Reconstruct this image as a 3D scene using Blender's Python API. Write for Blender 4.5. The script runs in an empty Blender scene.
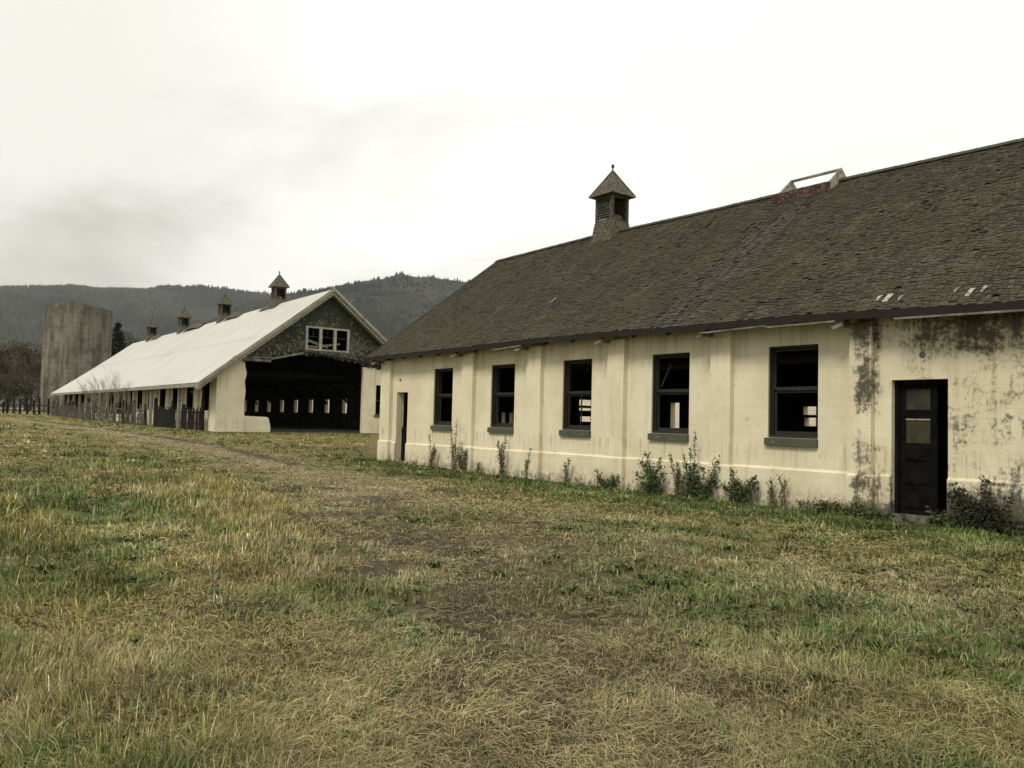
import bpy, math, random
import numpy as np
from mathutils import Vector, Matrix
RAD = math.radians
scene = bpy.context.scene
COL = scene.collection

# ------------------------------------------------------------------ camera
cam_data = bpy.data.cameras.new('camera')
cam = bpy.data.objects.new('camera', cam_data)
COL.objects.link(cam)
YAW, PITCH, ROLL = 0.6602, 0.0452, 0.0244
fwd = Vector((math.sin(YAW)*math.cos(PITCH), math.cos(YAW)*math.cos(PITCH), math.sin(PITCH)))
rgt = Vector((math.cos(YAW), -math.sin(YAW), 0))
upv = rgt.cross(fwd)
r2 = rgt*math.cos(ROLL) + upv*math.sin(ROLL)
u2 = upv*math.cos(ROLL) - rgt*math.sin(ROLL)
cam.matrix_world = Matrix(((r2.x, u2.x, -fwd.x, 0), (r2.y, u2.y, -fwd.y, 0), (r2.z, u2.z, -fwd.z, 1.6), (0, 0, 0, 1)))
cam_data.sensor_width = 36
cam_data.lens = 36*801.3/1024
cam_data.clip_start = 0.1
cam_data.clip_end = 20000
scene.camera = cam

# ------------------------------------------------------------------ node helper
class NT:
    def __init__(s, tree):
        s.t = tree; s.n = tree.nodes; s.l = tree.links
    def put(s, sock, v):
        if isinstance(v, bpy.types.NodeSocket): s.l.new(v, sock)
        elif v is not None:
            if isinstance(v, (tuple, list)) and len(v) == 3 and sock.type == 'RGBA': v = (*v, 1)
            sock.default_value = v
    def node(s, kind, **kw):
        n = s.n.new(kind)
        for k, v in kw.items(): setattr(n, k, v)
        return n
    def math(s, op, a, b=None, clamp=False):
        n = s.node('ShaderNodeMath', operation=op, use_clamp=clamp)
        s.put(n.inputs[0], a)
        if b is not None: s.put(n.inputs[1], b)
        return n.outputs[0]
    def pos(s): return s.node('ShaderNodeNewGeometry').outputs['Position']
    def scale(s, v, sc):
        n = s.node('ShaderNodeMapping'); s.put(n.inputs['Vector'], v); n.inputs['Scale'].default_value = sc
        return n.outputs[0]
    def noise(s, v, scale, detail=4, rough=0.55, dist=0.0):
        n = s.node('ShaderNodeTexNoise'); s.put(n.inputs['Vector'], v)
        n.inputs['Scale'].default_value = scale; n.inputs['Detail'].default_value = detail
        n.inputs['Roughness'].default_value = rough; n.inputs['Distortion'].default_value = dist
        return n.outputs['Fac']
    def sep(s, v):
        n = s.node('ShaderNodeSeparateXYZ'); s.put(n.inputs[0], v); return n.outputs
    def rng(s, v, a, b, c=0.0, d=1.0):
        n = s.node('ShaderNodeMapRange', interpolation_type='SMOOTHSTEP'); s.put(n.inputs[0], v)
        for i, q in enumerate((a, b, c, d)): n.inputs[i+1].default_value = q
        return n.outputs[0]
    def mix(s, f, a, b, blend='MIX'):
        n = s.node('ShaderNodeMix', data_type='RGBA', blend_type=blend)
        s.put(n.inputs[0], f); s.put(n.inputs[6], a); s.put(n.inputs[7], b)
        return n.outputs[2]
    def attr(s, name, out='Color'):
        n = s.node('ShaderNodeAttribute', attribute_name=name); return n.outputs[out]
    def bump(s, h, strength=0.3, dist=0.02):
        n = s.node('ShaderNodeBump'); n.inputs['Strength'].default_value = strength
        n.inputs['Distance'].default_value = dist; s.put(n.inputs['Height'], h); return n.outputs[0]

def material(name, fn, rough=0.85, metal=0.0, spec=0.3):
    m = bpy.data.materials.new(name); m.use_nodes = True
    nt = NT(m.node_tree); b = m.node_tree.nodes['Principled BSDF']
    b.inputs['Roughness'].default_value = rough; b.inputs['Metallic'].default_value = metal
    b.inputs['Specular IOR Level'].default_value = spec
    r = fn(nt)
    if not isinstance(r, dict): r = {'Base Color': r}
    for k, v in r.items(): nt.put(b.inputs[k], v)
    return m

# ------------------------------------------------------------------ world, sun, exposure
SUN_EL, SUN_AZ = RAD(50), RAD(255)      # azimuth clockwise from +Y: light from behind-left of the camera
world = bpy.data.worlds.new('World'); scene.world = world; world.use_nodes = True
wt = NT(world.node_tree)
bgn = world.node_tree.nodes['Background']
sky = wt.node('ShaderNodeTexSky', sky_type='NISHITA'); sky.sun_disc = False
sky.sun_elevation = SUN_EL; sky.sun_rotation = SUN_AZ
tc = wt.node('ShaderNodeTexCoord').outputs['Generated']
sx = wt.sep(tc)
zz = wt.math('ADD', wt.math('MAXIMUM', sx[2], 0.0), 0.16)
cmb = wt.node('ShaderNodeCombineXYZ')
wt.put(cmb.inputs[0], wt.math('DIVIDE', sx[0], zz)); wt.put(cmb.inputs[1], wt.math('DIVIDE', sx[1], zz)); wt.put(cmb.inputs[2], 1.0)
c1 = wt.noise(cmb.outputs[0], 0.75, 6, 0.52, 0.35)
c2 = wt.noise(wt.scale(cmb.outputs[0], (1.0, 0.6, 1)), 1.7, 5, 0.5, 0.3)
cl = wt.math('ADD', wt.math('MULTIPLY', c1, 0.62), wt.math('MULTIPLY', c2, 0.38))
br = wt.rng(cl, 0.40, 0.60)
# thicker cloud to the west (left), thin bright cloud ahead and to the right
west = wt.rng(wt.math('SUBTRACT', wt.math('MULTIPLY', sx[0], 0.79), wt.math('MULTIPLY', sx[1], 0.61)), -0.45, 0.12)
cloud_dark = wt.mix(west, (4.2, 4.08, 3.58), (7.3, 7.15, 6.55))
cloud_lite = wt.mix(west, (6.3, 6.18, 5.6), (9.8, 9.7, 9.2))
cloud = wt.mix(br, cloud_dark, cloud_lite)
final = wt.mix(0.95, sky.outputs[0], cloud)
wt.put(bgn.inputs['Color'], final); bgn.inputs['Strength'].default_value = 0.1
sl = bpy.data.lights.new('sun', 'SUN'); sl.energy = 1.7; sl.angle = RAD(18); sl.color = (1, 0.95, 0.86)
so = bpy.data.objects.new('sun', sl); COL.objects.link(so)
sd = Vector((math.sin(SUN_AZ)*math.cos(SUN_EL), math.cos(SUN_AZ)*math.cos(SUN_EL), math.sin(SUN_EL)))
so.rotation_euler = (-sd).to_track_quat('-Z', 'Y').to_euler(); so.location = sd*60
vs = scene.view_settings; vs.view_transform = 'Standard'; vs.look = 'None'; vs.gamma = 1; vs.use_curve_mapping = False
vs.exposure = 0.66
scene.cycles.max_bounces = 6; scene.cycles.volume_bounces = 0
scene.cycles.use_denoising = True

# ------------------------------------------------------------------ mesh helper
class MB:
    def __init__(s): s.v = []; s.f = []; s.mi = []; s.fa = []
    def face(s, pts, mi=0, fa=None):
        n = len(s.v); s.v.extend([tuple(p) for p in pts]); s.f.append(tuple(range(n, n+len(pts)))); s.mi.append(mi); s.fa.append(fa)
    def hexa(s, p, mi=0, fa=None):
        # p: 8 points, bottom loop 0-3 (ccw from above), top loop 4-7
        n = len(s.v); s.v.extend([tuple(q) for q in p])
        for q in ((3, 2, 1, 0), (4, 5, 6, 7), (0, 1, 5, 4), (1, 2, 6, 5), (2, 3, 7, 6), (3, 0, 4, 7)):
            s.f.append(tuple(n+k for k in q)); s.mi.append(mi); s.fa.append(fa)
    def box(s, x0, x1, y0, y1, z0, z1, mi=0, fa=None):
        if x0 > x1: x0, x1 = x1, x0
        if y0 > y1: y0, y1 = y1, y0
        s.hexa([(x0, y0, z0), (x1, y0, z0), (x1, y1, z0), (x0, y1, z0), (x0, y0, z1), (x1, y0, z1), (x1, y1, z1), (x0, y1, z1)], mi, fa)
    def bar(s, a, b, w, h, up=(0, 0, 1), mi=0, w2=None, fa=None):
        a = Vector(a); b = Vector(b); d = (b-a).normalized(); up = Vector(up)
        if abs(d.dot(up)) > 0.98: up = Vector((0, 1, 0))
        r = d.cross(up).normalized(); u = r.cross(d).normalized()
        w2 = w if w2 is None else w2; k = w2/w
        def ring(c, q): return [c - r*w/2*q - u*h/2*q, c + r*w/2*q - u*h/2*q, c + r*w/2*q + u*h/2*q, c - r*w/2*q + u*h/2*q]
        A = ring(a, 1); B = ring(b, k)
        s.hexa([A[0], A[1], A[2], A[3], B[0], B[1], B[2], B[3]][::1], mi, fa)
    def prism(s, poly, axis, a, b, mi=0):
        # poly in the two other axes, extruded along axis from a to b
        def P(q, t):
            if axis == 0: return (t, q[0], q[1])
            if axis == 1: return (q[0], t, q[1])
            return (q[0], q[1], t)
        s.face([P(q, a) for q in poly], mi); s.face([P(q, b) for q in poly][::-1], mi)
        m = len(poly)
        for i in range(m):
            q, r = poly[i], poly[(i+1) % m]
            s.face([P(q, a), P(q, b), P(r, b), P(r, a)], mi)
    def tube(s, pts, rads, n=8, mi=0):
        rings = []
        for i, p in enumerate(pts):
            p = Vector(p); d = (Vector(pts[min(i+1, len(pts)-1)]) - Vector(pts[max(i-1, 0)])).normalized()
            a = d.cross(Vector((0.3, 0.9, 0.1))).normalized(); b = d.cross(a)
            base = len(s.v)
            for k in range(n):
                t = 2*math.pi*k/n; s.v.append(tuple(p + (a*math.cos(t) + b*math.sin(t))*rads[i]))
            rings.append(base)
        for i in range(len(rings)-1):
            for k in range(n):
                s.f.append((rings[i]+k, rings[i]+(k+1) % n, rings[i+1]+(k+1) % n, rings[i+1]+k)); s.mi.append(mi); s.fa.append(None)
        s.f.append(tuple(rings[0]+k for k in range(n))); s.mi.append(mi); s.fa.append(None)
        s.f.append(tuple(rings[-1]+k for k in range(n))[::-1]); s.mi.append(mi); s.fa.append(None)
    def build(s, name, mats, parent=None, smooth=False, fix=False):
        me = bpy.data.meshes.new(name)
        off = Vector((0, 0, 0))
        if parent is not None:
            off = WORLD_LOC[parent.name]
        me.from_pydata([(x-off.x, y-off.y, z-off.z) for x, y, z in s.v], [], s.f)
        if not isinstance(mats, (list, tuple)): mats = [mats]
        for m in mats: me.materials.append(m)
        if any(s.mi): me.polygons.foreach_set('material_index', s.mi)
        if any(a is not None for a in s.fa):
            at = me.attributes.new('tone', 'FLOAT', 'FACE')
            at.data.foreach_set('value', [0.5 if a is None else a for a in s.fa])
        if smooth: me.polygons.foreach_set('use_smooth', [True]*len(me.polygons))
        me.update()
        if fix:
            import bmesh
            bm = bmesh.new(); bm.from_mesh(me); bmesh.ops.remove_doubles(bm, verts=bm.verts, dist=1e-4)
            bmesh.ops.recalc_face_normals(bm, faces=bm.faces); bm.to_mesh(me); bm.free()
        o = bpy.data.objects.new(name, me); COL.objects.link(o)
        if parent is not None:
            o.parent = parent; WORLD_LOC[o.name] = off
        else: WORLD_LOC[o.name] = Vector((0, 0, 0))
        return o
WORLD_LOC = {}
def thing(name, loc, label, cat, group=None):
    o = bpy.data.objects.new(name, None); COL.objects.link(o); o.location = loc; o.empty_display_size = 0.3
    o['label'] = label; o['category'] = cat
    if group: o['group'] = group
    WORLD_LOC[o.name] = Vector(loc)
    return o
def structure(o): o['kind'] = 'structure'; return o
def stuff(o, label, cat): o['kind'] = 'stuff'; o['label'] = label; o['category'] = cat; return o

def np_mesh(name, verts, faces_flat, loop_tot, mats, color=None, smooth=False):
    me = bpy.data.meshes.new(name)
    me.vertices.add(len(verts)); me.vertices.foreach_set('co', np.asarray(verts, np.float32).ravel())
    me.loops.add(len(faces_flat)); me.loops.foreach_set('vertex_index', np.asarray(faces_flat, np.int32))
    me.polygons.add(len(loop_tot))
    ls = np.concatenate([[0], np.cumsum(loop_tot)[:-1]]).astype(np.int32)
    me.polygons.foreach_set('loop_start', ls); me.polygons.foreach_set('loop_total', np.asarray(loop_tot, np.int32))
    for m in mats: me.materials.append(m)
    if color is not None:
        at = me.attributes.new('tint', 'FLOAT_COLOR', 'POINT')
        c = np.ones((len(verts), 4), np.float32); c[:, :3] = color; at.data.foreach_set('color', c.ravel())
    me.update(calc_edges=True); me.validate()
    if smooth: me.polygons.foreach_set('use_smooth', np.ones(len(me.polygons), bool))
    o = bpy.data.objects.new(name, me); COL.objects.link(o); WORLD_LOC[o.name] = Vector((0, 0, 0))
    return o

# ------------------------------------------------------------------ terrain functions
def vnoise(x, y, scale, seed=0):
    x = np.asarray(x, float)/scale; y = np.asarray(y, float)/scale
    xi = np.floor(x).astype(np.int64); yi = np.floor(y).astype(np.int64); fx = x-xi; fy = y-yi
    fx = fx*fx*(3-2*fx); fy = fy*fy*(3-2*fy)
    def h(a, b):
        n = (a*374761393 + b*668265263 + seed*1442695041) & 0x7fffffff
        n = ((n ^ (n >> 13))*1274126177) & 0x7fffffff
        n = (n ^ (n >> 16)) & 0xffffff
        return n/float(0xffffff)
    return (h(xi, yi)*(1-fx) + h(xi+1, yi)*fx)*(1-fy) + (h(xi, yi+1)*(1-fx) + h(xi+1, yi+1)*fx)*fy
def fbm(x, y, scale, seed=0, oct=3):
    r = 0; a = 1; t = 0
    for i in range(oct): r = r + a*vnoise(x, y, scale/2**i, seed+i*7); t += a; a *= 0.5
    return r/t
def segd(x, y, pts):
    best = np.full(np.shape(x), 1e9); 
    for (ax, ay), (bx, by) in zip(pts[:-1], pts[1:]):
        dx, dy = bx-ax, by-ay; t = np.clip(((x-ax)*dx + (y-ay)*dy)/(dx*dx+dy*dy+1e-9), 0, 1)
        best = np.minimum(best, np.hypot(x-ax-t*dx, y-ay-t*dy))
    return best
def soft(d, r, w): return 1/(1+np.exp((d-r)/w))
def gz(x, y):
    x = np.asarray(x, float); y = np.asarray(y, float)
    b = np.interp(y, [-50, 20, 30, 50, 107, 200, 1000, 6000], [0, 0, .10, .48, .92, 1.2, 2, 3])
    u = (fbm(x, y, 2.2, 5)-.5)*.10 + (fbm(x, y, .5, 9, 2)-.5)*.035
    near = soft(np.hypot(x, y), 45, 6)*soft(x, 11.5, .5)
    b = b - .09*soft(-x, -12.9, .35)*(y < 28)
    return b + u*near
# patches of the field (metres on the ground)
def fields(x, y):
    n1 = fbm(x, y, 1.6, 21); n2 = fbm(x, y, .45, 33, 2); n3 = fbm(x, y, 5.0, 44)
    wob = (n1-.5)*1.6
    f = {}
    f['track'] = soft(segd(x, y, [(8.2, 80), (9.5, 47.5), (10.3, 35), (9.6, 24), (8.6, 17), (7.2, 12.5)])+wob, 1.2, .35)
    f['track'] = np.maximum(f['track'], .40*soft(segd(x, y, [(8.2, 15), (8.3, 10.5), (8.2, 7), (8.0, 4)])+wob, .9, .4))
    f['track'] = np.maximum(f['track'], .55*soft(segd(x, y, [(7.2, 13), (5.9, 9.8), (4.8, 7), (3.6, 4.6), (2.8, 2.8)])+wob*1.2, 1.1, .4))
    f['mud'] = soft(segd(x, y, [(7.0, 13.5), (5.6, 10.2), (4.9, 7.8), (4.1, 5.7), (3.2, 4.0), (2.8, 2.8)])+wob*1.1, .85, .25)*np.clip((n2-.22)*2.4, 0, 1)
    f['mud'] = np.maximum(f['mud'], soft(segd(x, y, [(7.9, 10.3), (7.0, 8.0)])+wob, .55, .2)*.6)
    f['mud'] = np.maximum(f['mud'], soft(segd(x, y, [(7.1, 17.1), (8.0, 16.0)]), .22, .06))
    f['mud'] = np.maximum(f['mud'], soft(segd(x, y, [(15.5, 48.9), (30, 48.9)]), 1.2, .3)*.8)
    f['rut'] = soft(segd(x, y, [(9.2, 78), (10.6, 47.5), (11.3, 35), (10.2, 24)])+wob*.3, .38, .1)
    g = soft(segd(x, y, [(14.0, 27), (13.6, 22), (13.7, 13.4), (13.8, 9.2), (13.9, 7.0), (14.2, 2)])+wob*.7, 2.1, .5)
    g = np.maximum(g, .8*soft(segd(x, y, [(5.6, 6.0), (6.1, 4.6), (6.6, 2.7)])+wob*1.1, 1.1, .35))
    g = np.maximum(g, .55*soft(segd(x, y, [(12, 3), (9.5, 2.5)])+wob, 1.6, .5))
    g = np.maximum(g, soft(segd(x, y, [(2.4, 19), (2.9, 13.1)])+wob*.7, .7, .2))
    g = np.maximum(g, soft(segd(x, y, [(5.1, 29.3), (6.2, 27.5)])+wob*.7, .7, .3))
    g = np.maximum(g, .8*soft(segd(x, y, [(2.5, 6.4), (2.7, 6.8)]), .22, .08))
    g = np.maximum(g, np.clip((n1-.50)*5, 0, .75))
    g = np.maximum(g, np.clip((fbm(x, y, .7, 55, 2)-.66)*7, 0, .8))
    g = np.maximum(g, .6*soft(np.abs(y-46.5)+wob, 1.4, .4)*(x > 12))
    f['green'] = g
    t = soft(segd(x, y, [(4.8, 26), (4.6, 17), (4.1, 12.1), (3.8, 8.5), (3.5, 6.6)])+wob*.9, .75, .25)
    t = np.maximum(t, soft(segd(x, y, [(5.9, 19.6), (4.9, 12)])+wob*.6, .4, .2))
    t = np.maximum(t, soft(segd(x, y, [(1.0, 25), (1.2, 15), (1.2, 11), (.7, 7.9)])+wob*.8, .7, .25))
    t = np.maximum(t, .6*soft(segd(x, y, [(.4, 5.8), (1.2, 4.2), (1.3, 2.5)])+wob*.8, .5, .2))
    t = np.maximum(t, .7*soft(segd(x, y, [(3.6, 3.4), (3.9, 2.7)])+wob*.4, .35, .12))
    t = np.maximum(t, .6*soft(segd(x, y, [(4.7, 2.9), (5.1, 2.7)]), .2, .1))
    t = np.maximum(t, .45*np.clip((n3-.58)*4, 0, 1)*(x < 6))
    f['tall'] = t*(1-f['mud'])*(1-f['track']*.7)
    f['ochre'] = soft(segd(x, y, [(5.9, 19.6), (4.9, 12)])+wob*.6, .5, .25) + soft(segd(x, y, [(2.0, 21.0), (1.4, 11.3), (.9, 8)])+wob, .5, .3)
    f['n1'] = n1; f['n2'] = n2
    return f
STRAW = np.array([.320, .262, .105]); TAN = np.array([.190, .140, .068]); GREEN = np.array([.055, .108, .020])
OLIVE = np.array([.125, .142, .034]); OCHRE = np.array([.38, .285, .06]); MUD = np.array([.05, .040, .027]); PALE = np.array([.44, .39, .25])

# ------------------------------------------------------------------ materials
def m_wall(nt):
    p = nt.pos(); s = nt.sep(p); Y, Z = s[1], s[2]
    base = nt.mix(nt.rng(nt.noise(p, .9, 3), .35, .65), (.61, .55, .38), (.69, .63, .46))
    base = nt.mix(nt.rng(nt.noise(nt.scale(p, (1, 1, .5)), 7, 5, .6), .54, .80, 0, .5), base, (.40, .33, .20))
    # rust-brown run-off streaks
    streak = nt.rng(nt.noise(nt.scale(p, (1, 1, .10)), 3.2, 4, .6),   .58, .78, 0, .38)
    base = nt.mix(streak, base, (.34, .26, .14))
    # mildew: threshold pushed by where the damp is
    damp = nt.rng(Y, 8.6, 6.6, 0, 1)
    inrow = nt.math('MULTIPLY', nt.rng(s[0], 15.6, 15.1), damp)
    top = nt.rng(Z, 2.5, 3.7, 0, .17)
    bot = nt.rng(Z, .85, 0.0, 0, .20)
    low_all = nt.rng(Z, .32, -.05, 0, .14)
    pil = nt.math('MULTIPLY', nt.rng(nt.math('ABSOLUTE', nt.math('SUBTRACT', Y, 8.02)), .42, .02), .155)
    pilx = nt.math('MULTIPLY', nt.math('MULTIPLY', pil, nt.rng(s[0], 15.3, 15.0)), nt.rng(nt.noise(nt.scale(p, (0, 0, 1)), .9, 2), .38, .55, .35, 1))
    field = nt.math('ADD', nt.math('MULTIPLY', nt.math('ADD', nt.math('MAXIMUM', nt.math('MULTIPLY', top, .58), nt.math('MULTIPLY', bot, 1.0)), .085), inrow), nt.math('ADD', low_all, pilx))
    mn = nt.math('ADD', nt.math('ADD', nt.math('MULTIPLY', nt.noise(nt.scale(p, (1, .55, 1.1)), 2.6, 5, .62, .4), .34), nt.math('MULTIPLY', nt.noise(nt.scale(p, (1, 1, .14)), 7, 6, .7, .2), .30)), nt.math('MULTIPLY', nt.noise(p, 13, 6, .75), .36))
    mask = nt.rng(nt.math('ADD', mn, field), .575, .70)
    base = nt.mix(nt.math('MULTIPLY', mask, .90), base, (.028, .026, .020))
    speck = nt.rng(nt.noise(p, 30, 3, .6), .70, .76, 0, .5)
    base = nt.mix(speck, base, (.15, .12, .08))
    splash = nt.math('MULTIPLY', nt.rng(Z, .55, -.02), nt.rng(nt.noise(nt.scale(p, (1, 1, .6)), 5, 5, .65), .38, .62))
    base = nt.mix(nt.math('MULTIPLY', splash, .65), base, (.25, .205, .125))
    sill = nt.math('MULTIPLY', nt.math('MULTIPLY', nt.rng(Z, 1.25, 1.15), nt.rng(Z, .35, 1.2)), nt.rng(nt.noise(nt.scale(p, (1, 1, .06)), 9, 3, .6), .50, .68, 0, .5))
    base = nt.mix(sill, base, (.30, .235, .13))
    drip = nt.math('MULTIPLY', nt.rng(Z, 2.7, 3.6), nt.rng(nt.noise(nt.scale(p, (1, 1, .08)), 6, 4, .6), .45, .68, 0, .38))
    base = nt.mix(drip, base, (.27, .215, .125))
    br = nt.node('ShaderNodeTexBrick'); cb = nt.node('ShaderNodeCombineXYZ')
    nt.put(cb.inputs[0], nt.math('ADD', Y, s[0])); nt.put(cb.inputs[1], Z); nt.put(br.inputs['Vector'], cb.outputs[0])
    br.inputs['Scale'].default_value = 1; br.inputs['Brick Width'].default_value = .4; br.inputs['Row Height'].default_value = .2; br.inputs['Mortar Size'].default_value = .008
    br.inputs['Mortar Smooth'].default_value = .6
    h = nt.math('ADD', nt.math('MULTIPLY', br.outputs['Fac'], -.25), nt.noise(p, 9, 6, .65))
    base = nt.mix(nt.math('MULTIPLY', br.outputs['Fac'], .10), base, (.25, .2, .12))
    return {'Base Color': base, 'Normal': nt.bump(h, .35, .02)}
def m_plain(c, var=.25, sc=6, rough=.85, stretch=(1, 1, 1), dark=None, bump=.3):
    def fn(nt):
        p = nt.pos(); n = nt.noise(nt.scale(p, stretch), sc, 5, .6)
        d = dark or tuple(q*(1-var*2) for q in c); l = tuple(min(1, q*(1+var)) for q in c)
        return {'Base Color': nt.mix(nt.rng(n, .3, .7), d, l), 'Normal': nt.bump(n, bump, .02)}
    return fn
def m_worn(c, under, amt=.55, sc=9, stretch=(1, 1, 1)):
    def fn(nt):
        p = nt.pos(); n = nt.noise(nt.scale(p, stretch), sc, 6, .65); n2 = nt.noise(p, 2.2, 3)
        col = nt.mix(nt.rng(n2, .3, .7), tuple(q*.8 for q in c), c)
        return {'Base Color': nt.mix(nt.rng(n, amt, amt+.08, 0, .9), col, under), 'Normal': nt.bump(n, .4, .01)}
    return fn
def m_shingle(nt):
    p = nt.pos(); s = nt.sep(p); t = nt.attr('tone', 'Fac')
    n1 = nt.noise(p, .55, 4, .6, .5); n2 = nt.noise(p, 3.5, 6, .7, .3); n3 = nt.noise(p, 22, 4, .65)
    base = nt.mix(t, (.020, .0175, .012), (.074, .063, .042))
    moss = nt.mix(n3, (.026, .023, .010), (.086, .073, .034))
    strip = nt.rng(nt.math('ABSOLUTE', nt.math('SUBTRACT', s[1], 12.75)), .95, .45)          # slates kept clean under the open ridge frame
    m = nt.math('SUBTRACT', nt.math('ADD', nt.math('MULTIPLY', n1, .6), nt.math('MULTIPLY', n2, .6)), nt.math('MULTIPLY', strip, .16))
    col = nt.mix(nt.rng(m, .50, .68, 0, .85), base, moss)
    col = nt.mix(nt.rng(nt.noise(p, .28, 3, .6), .42, .62, 0, .4), col, (.030, .026, .016))
    col = nt.mix(nt.rng(nt.noise(nt.scale(p, (.6, 1, .6)), 1.9, 5, .65, .6), .48, .66, 0, .40), col, (.098, .084, .056))
    lines = nt.rng(nt.noise(nt.scale(p, (.25, 6, .25)), 1.5, 4, .6), .42, .60)
    col = nt.mix(nt.math('MULTIPLY', nt.math('MULTIPLY', strip, lines), .30), col, (.115, .105, .085))
    col = nt.mix(nt.math('MULTIPLY', nt.math('MULTIPLY', strip, nt.math('SUBTRACT', 1.0, lines)), .34), col, (.020, .017, .012))
    col = nt.mix(nt.rng(nt.noise(nt.scale(p, (.4, 3.0, .4)), 1.6, 4, .6), .56, .72, 0, .7), col, (.022, .019, .015))
    col = nt.mix(nt.rng(n3, .66, .76, 0, .5), col, (.17, .16, .13))
    return {'Base Color': col, 'Normal': nt.bump(nt.math('ADD', n2, nt.math('MULTIPLY', n3, .6)), .6, .04)}
def m_metal_roof(nt):
    p = nt.pos(); s = nt.sep(p)
    n = nt.noise(nt.scale(p, (.35, 1.6, .35)), 1.4, 5, .6)
    col = nt.mix(nt.rng(n, .35, .7), (.50, .49, .445), (.43, .42, .375))
    col = nt.mix(nt.rng(nt.noise(p, .35, 4, .6), .50, .72, 0, .5), col, (.36, .345, .29))
    col = nt.mix(nt.rng(nt.noise(nt.scale(p, (.15, 5, .15)), 1.2, 4, .6), .54, .72, 0, .6), col, (.24, .205, .15))
    bp = nt.math('FRACT', nt.math('MULTIPLY', s[1], 1.15)); col = nt.mix(nt.math('MULTIPLY', nt.math('LESS_THAN', bp, .07), .30), col, (.2, .19, .16))
    col = nt.mix(nt.math('MULTIPLY', nt.math('LESS_THAN', nt.math('ABSOLUTE', nt.math('SUBTRACT', s[2], 6.6)), .05), .35), col, (.2, .19, .16))
    rib = nt.node('ShaderNodeTexWave', wave_type='BANDS', bands_direction='Y'); nt.put(rib.inputs['Vector'], p); rib.inputs['Scale'].default_value = 1.3
    return {'Base Color': col, 'Normal': nt.bump(rib.outputs['Fac'], .25, .03)}
def m_gable(nt):
    p = nt.pos(); s = nt.sep(p)
    cb = nt.node('ShaderNodeCombineXYZ'); nt.put(cb.inputs[0], s[0]); nt.put(cb.inputs[1], s[2])
    br = nt.node('ShaderNodeTexBrick'); nt.put(br.inputs['Vector'], cb.outputs[0])
    br.inputs['Scale'].default_value = 1; br.inputs['Brick Width'].default_value = .16; br.inputs['Row Height'].default_value = .17; br.inputs['Mortar Size'].default_value = .014
    br.inputs['Color1'].default_value = (.030, .038, .024, 1); br.inputs['Color2'].default_value = (.044, .053, .034, 1); br.inputs['Mortar'].default_value = (.010, .012, .009, 1)
    # bare shingles where the green paint has gone, low on the gable and round the window
    dx = nt.math('ABSOLUTE', nt.math('SUBTRACT', s[0], 22.6)); near = nt.rng(nt.math('ADD', nt.math('MULTIPLY', dx, .6), nt.math('MULTIPLY', nt.math('ABSOLUTE', nt.math('SUBTRACT', s[2], 6.5)), 1.0)), 2.8, 1.0, 0, .17)
    low = nt.rng(s[2], 7.0, 5.6, 0, .14)
    n = nt.math('ADD', nt.math('ADD', nt.math('MULTIPLY', nt.noise(p, 1.3, 4, .6), .55), nt.math('MULTIPLY', nt.noise(p, 9, 5, .75), .45)), nt.math('ADD', near, low))
    col = nt.mix(nt.rng(n, .60, .74, 0, .8), br.outputs['Color'], nt.mix(nt.noise(p, 14, 4, .7), (.03, .03, .022), (.17, .16, .11)))
    return {'Base Color': col, 'Normal': nt.bump(br.outputs['Fac'], -.5, .02)}
def m_concrete(nt):
    p = nt.pos()
    base = nt.mix(nt.rng(nt.noise(nt.scale(p, (1, 1, .15)), .9, 5, .6), .35, .7), (.20, .18, .142), (.058, .053, .042))
    base = nt.mix(nt.rng(nt.noise(nt.scale(p, (.6, .6, 4)), .8, 3, .6), .5, .7, 0, .45), base, (.17, .155, .12))
    base = nt.mix(nt.rng(nt.sep(p)[2], 13.5, 19, 0, .55), base, (.075, .068, .052))
    base = nt.mix(nt.rng(nt.noise(nt.scale(p, (1, 1, .5)), 1.3, 6, .75), .58, .70, 0, .6), base, (.34, .31, .25))
    base = nt.mix(nt.rng(nt.noise(p, .5, 6, .7), .48, .66, 0, .75), base, (.06, .055, .042))
    fz = nt.math('FRACT', nt.math('MULTIPLY', nt.sep(p)[2], 1.3)); base = nt.mix(nt.math('MULTIPLY', nt.math('LESS_THAN', fz, .10), .35), base, (.045, .04, .03))
    base = nt.mix(nt.rng(nt.noise(nt.scale(p, (1, 1, .04)), 1.6, 5, .7), .50, .62, 0, .6), base, (.05, .046, .035))
    return {'Base Color': base, 'Normal': nt.bump(nt.noise(p, 3, 6, .7), .6, .1)}
def m_ground(nt):
    p = nt.pos(); c = nt.attr('tint')
    f1 = nt.noise(p, 14, 6, .75, .6); f2 = nt.noise(nt.scale(p, (1, 1, 1)), 60, 4, .7); f3 = nt.noise(p, 1.1, 4, .6)
    far = nt.noise(p, .35, 6, .7)
    col = nt.mix(nt.rng(f1, .32, .68), nt.mix(1, c, (.42, .40, .38), 'MULTIPLY'), nt.mix(1, c, (1.15, 1.1, 1.0), 'MULTIPLY'))
    col = nt.mix(nt.rng(f2, .45, .75, 0, .5), col, nt.mix(1, c, (.55, .5, .45), 'MULTIPLY'))
    col = nt.mix(nt.rng(far, .45, .65, 0, .3), col, nt.mix(1, c, (.7, .8, .6), 'MULTIPLY'))
    return {'Base Color': col, 'Normal': nt.bump(nt.math('ADD', f1, f2), .9, .05)}
def m_tint(mul=1.0, trans=.0):
    def fn(nt):
        return {'Base Color': nt.mix(1, nt.attr('tint'), (mul, mul, mul), 'MULTIPLY')}
    return fn
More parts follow.
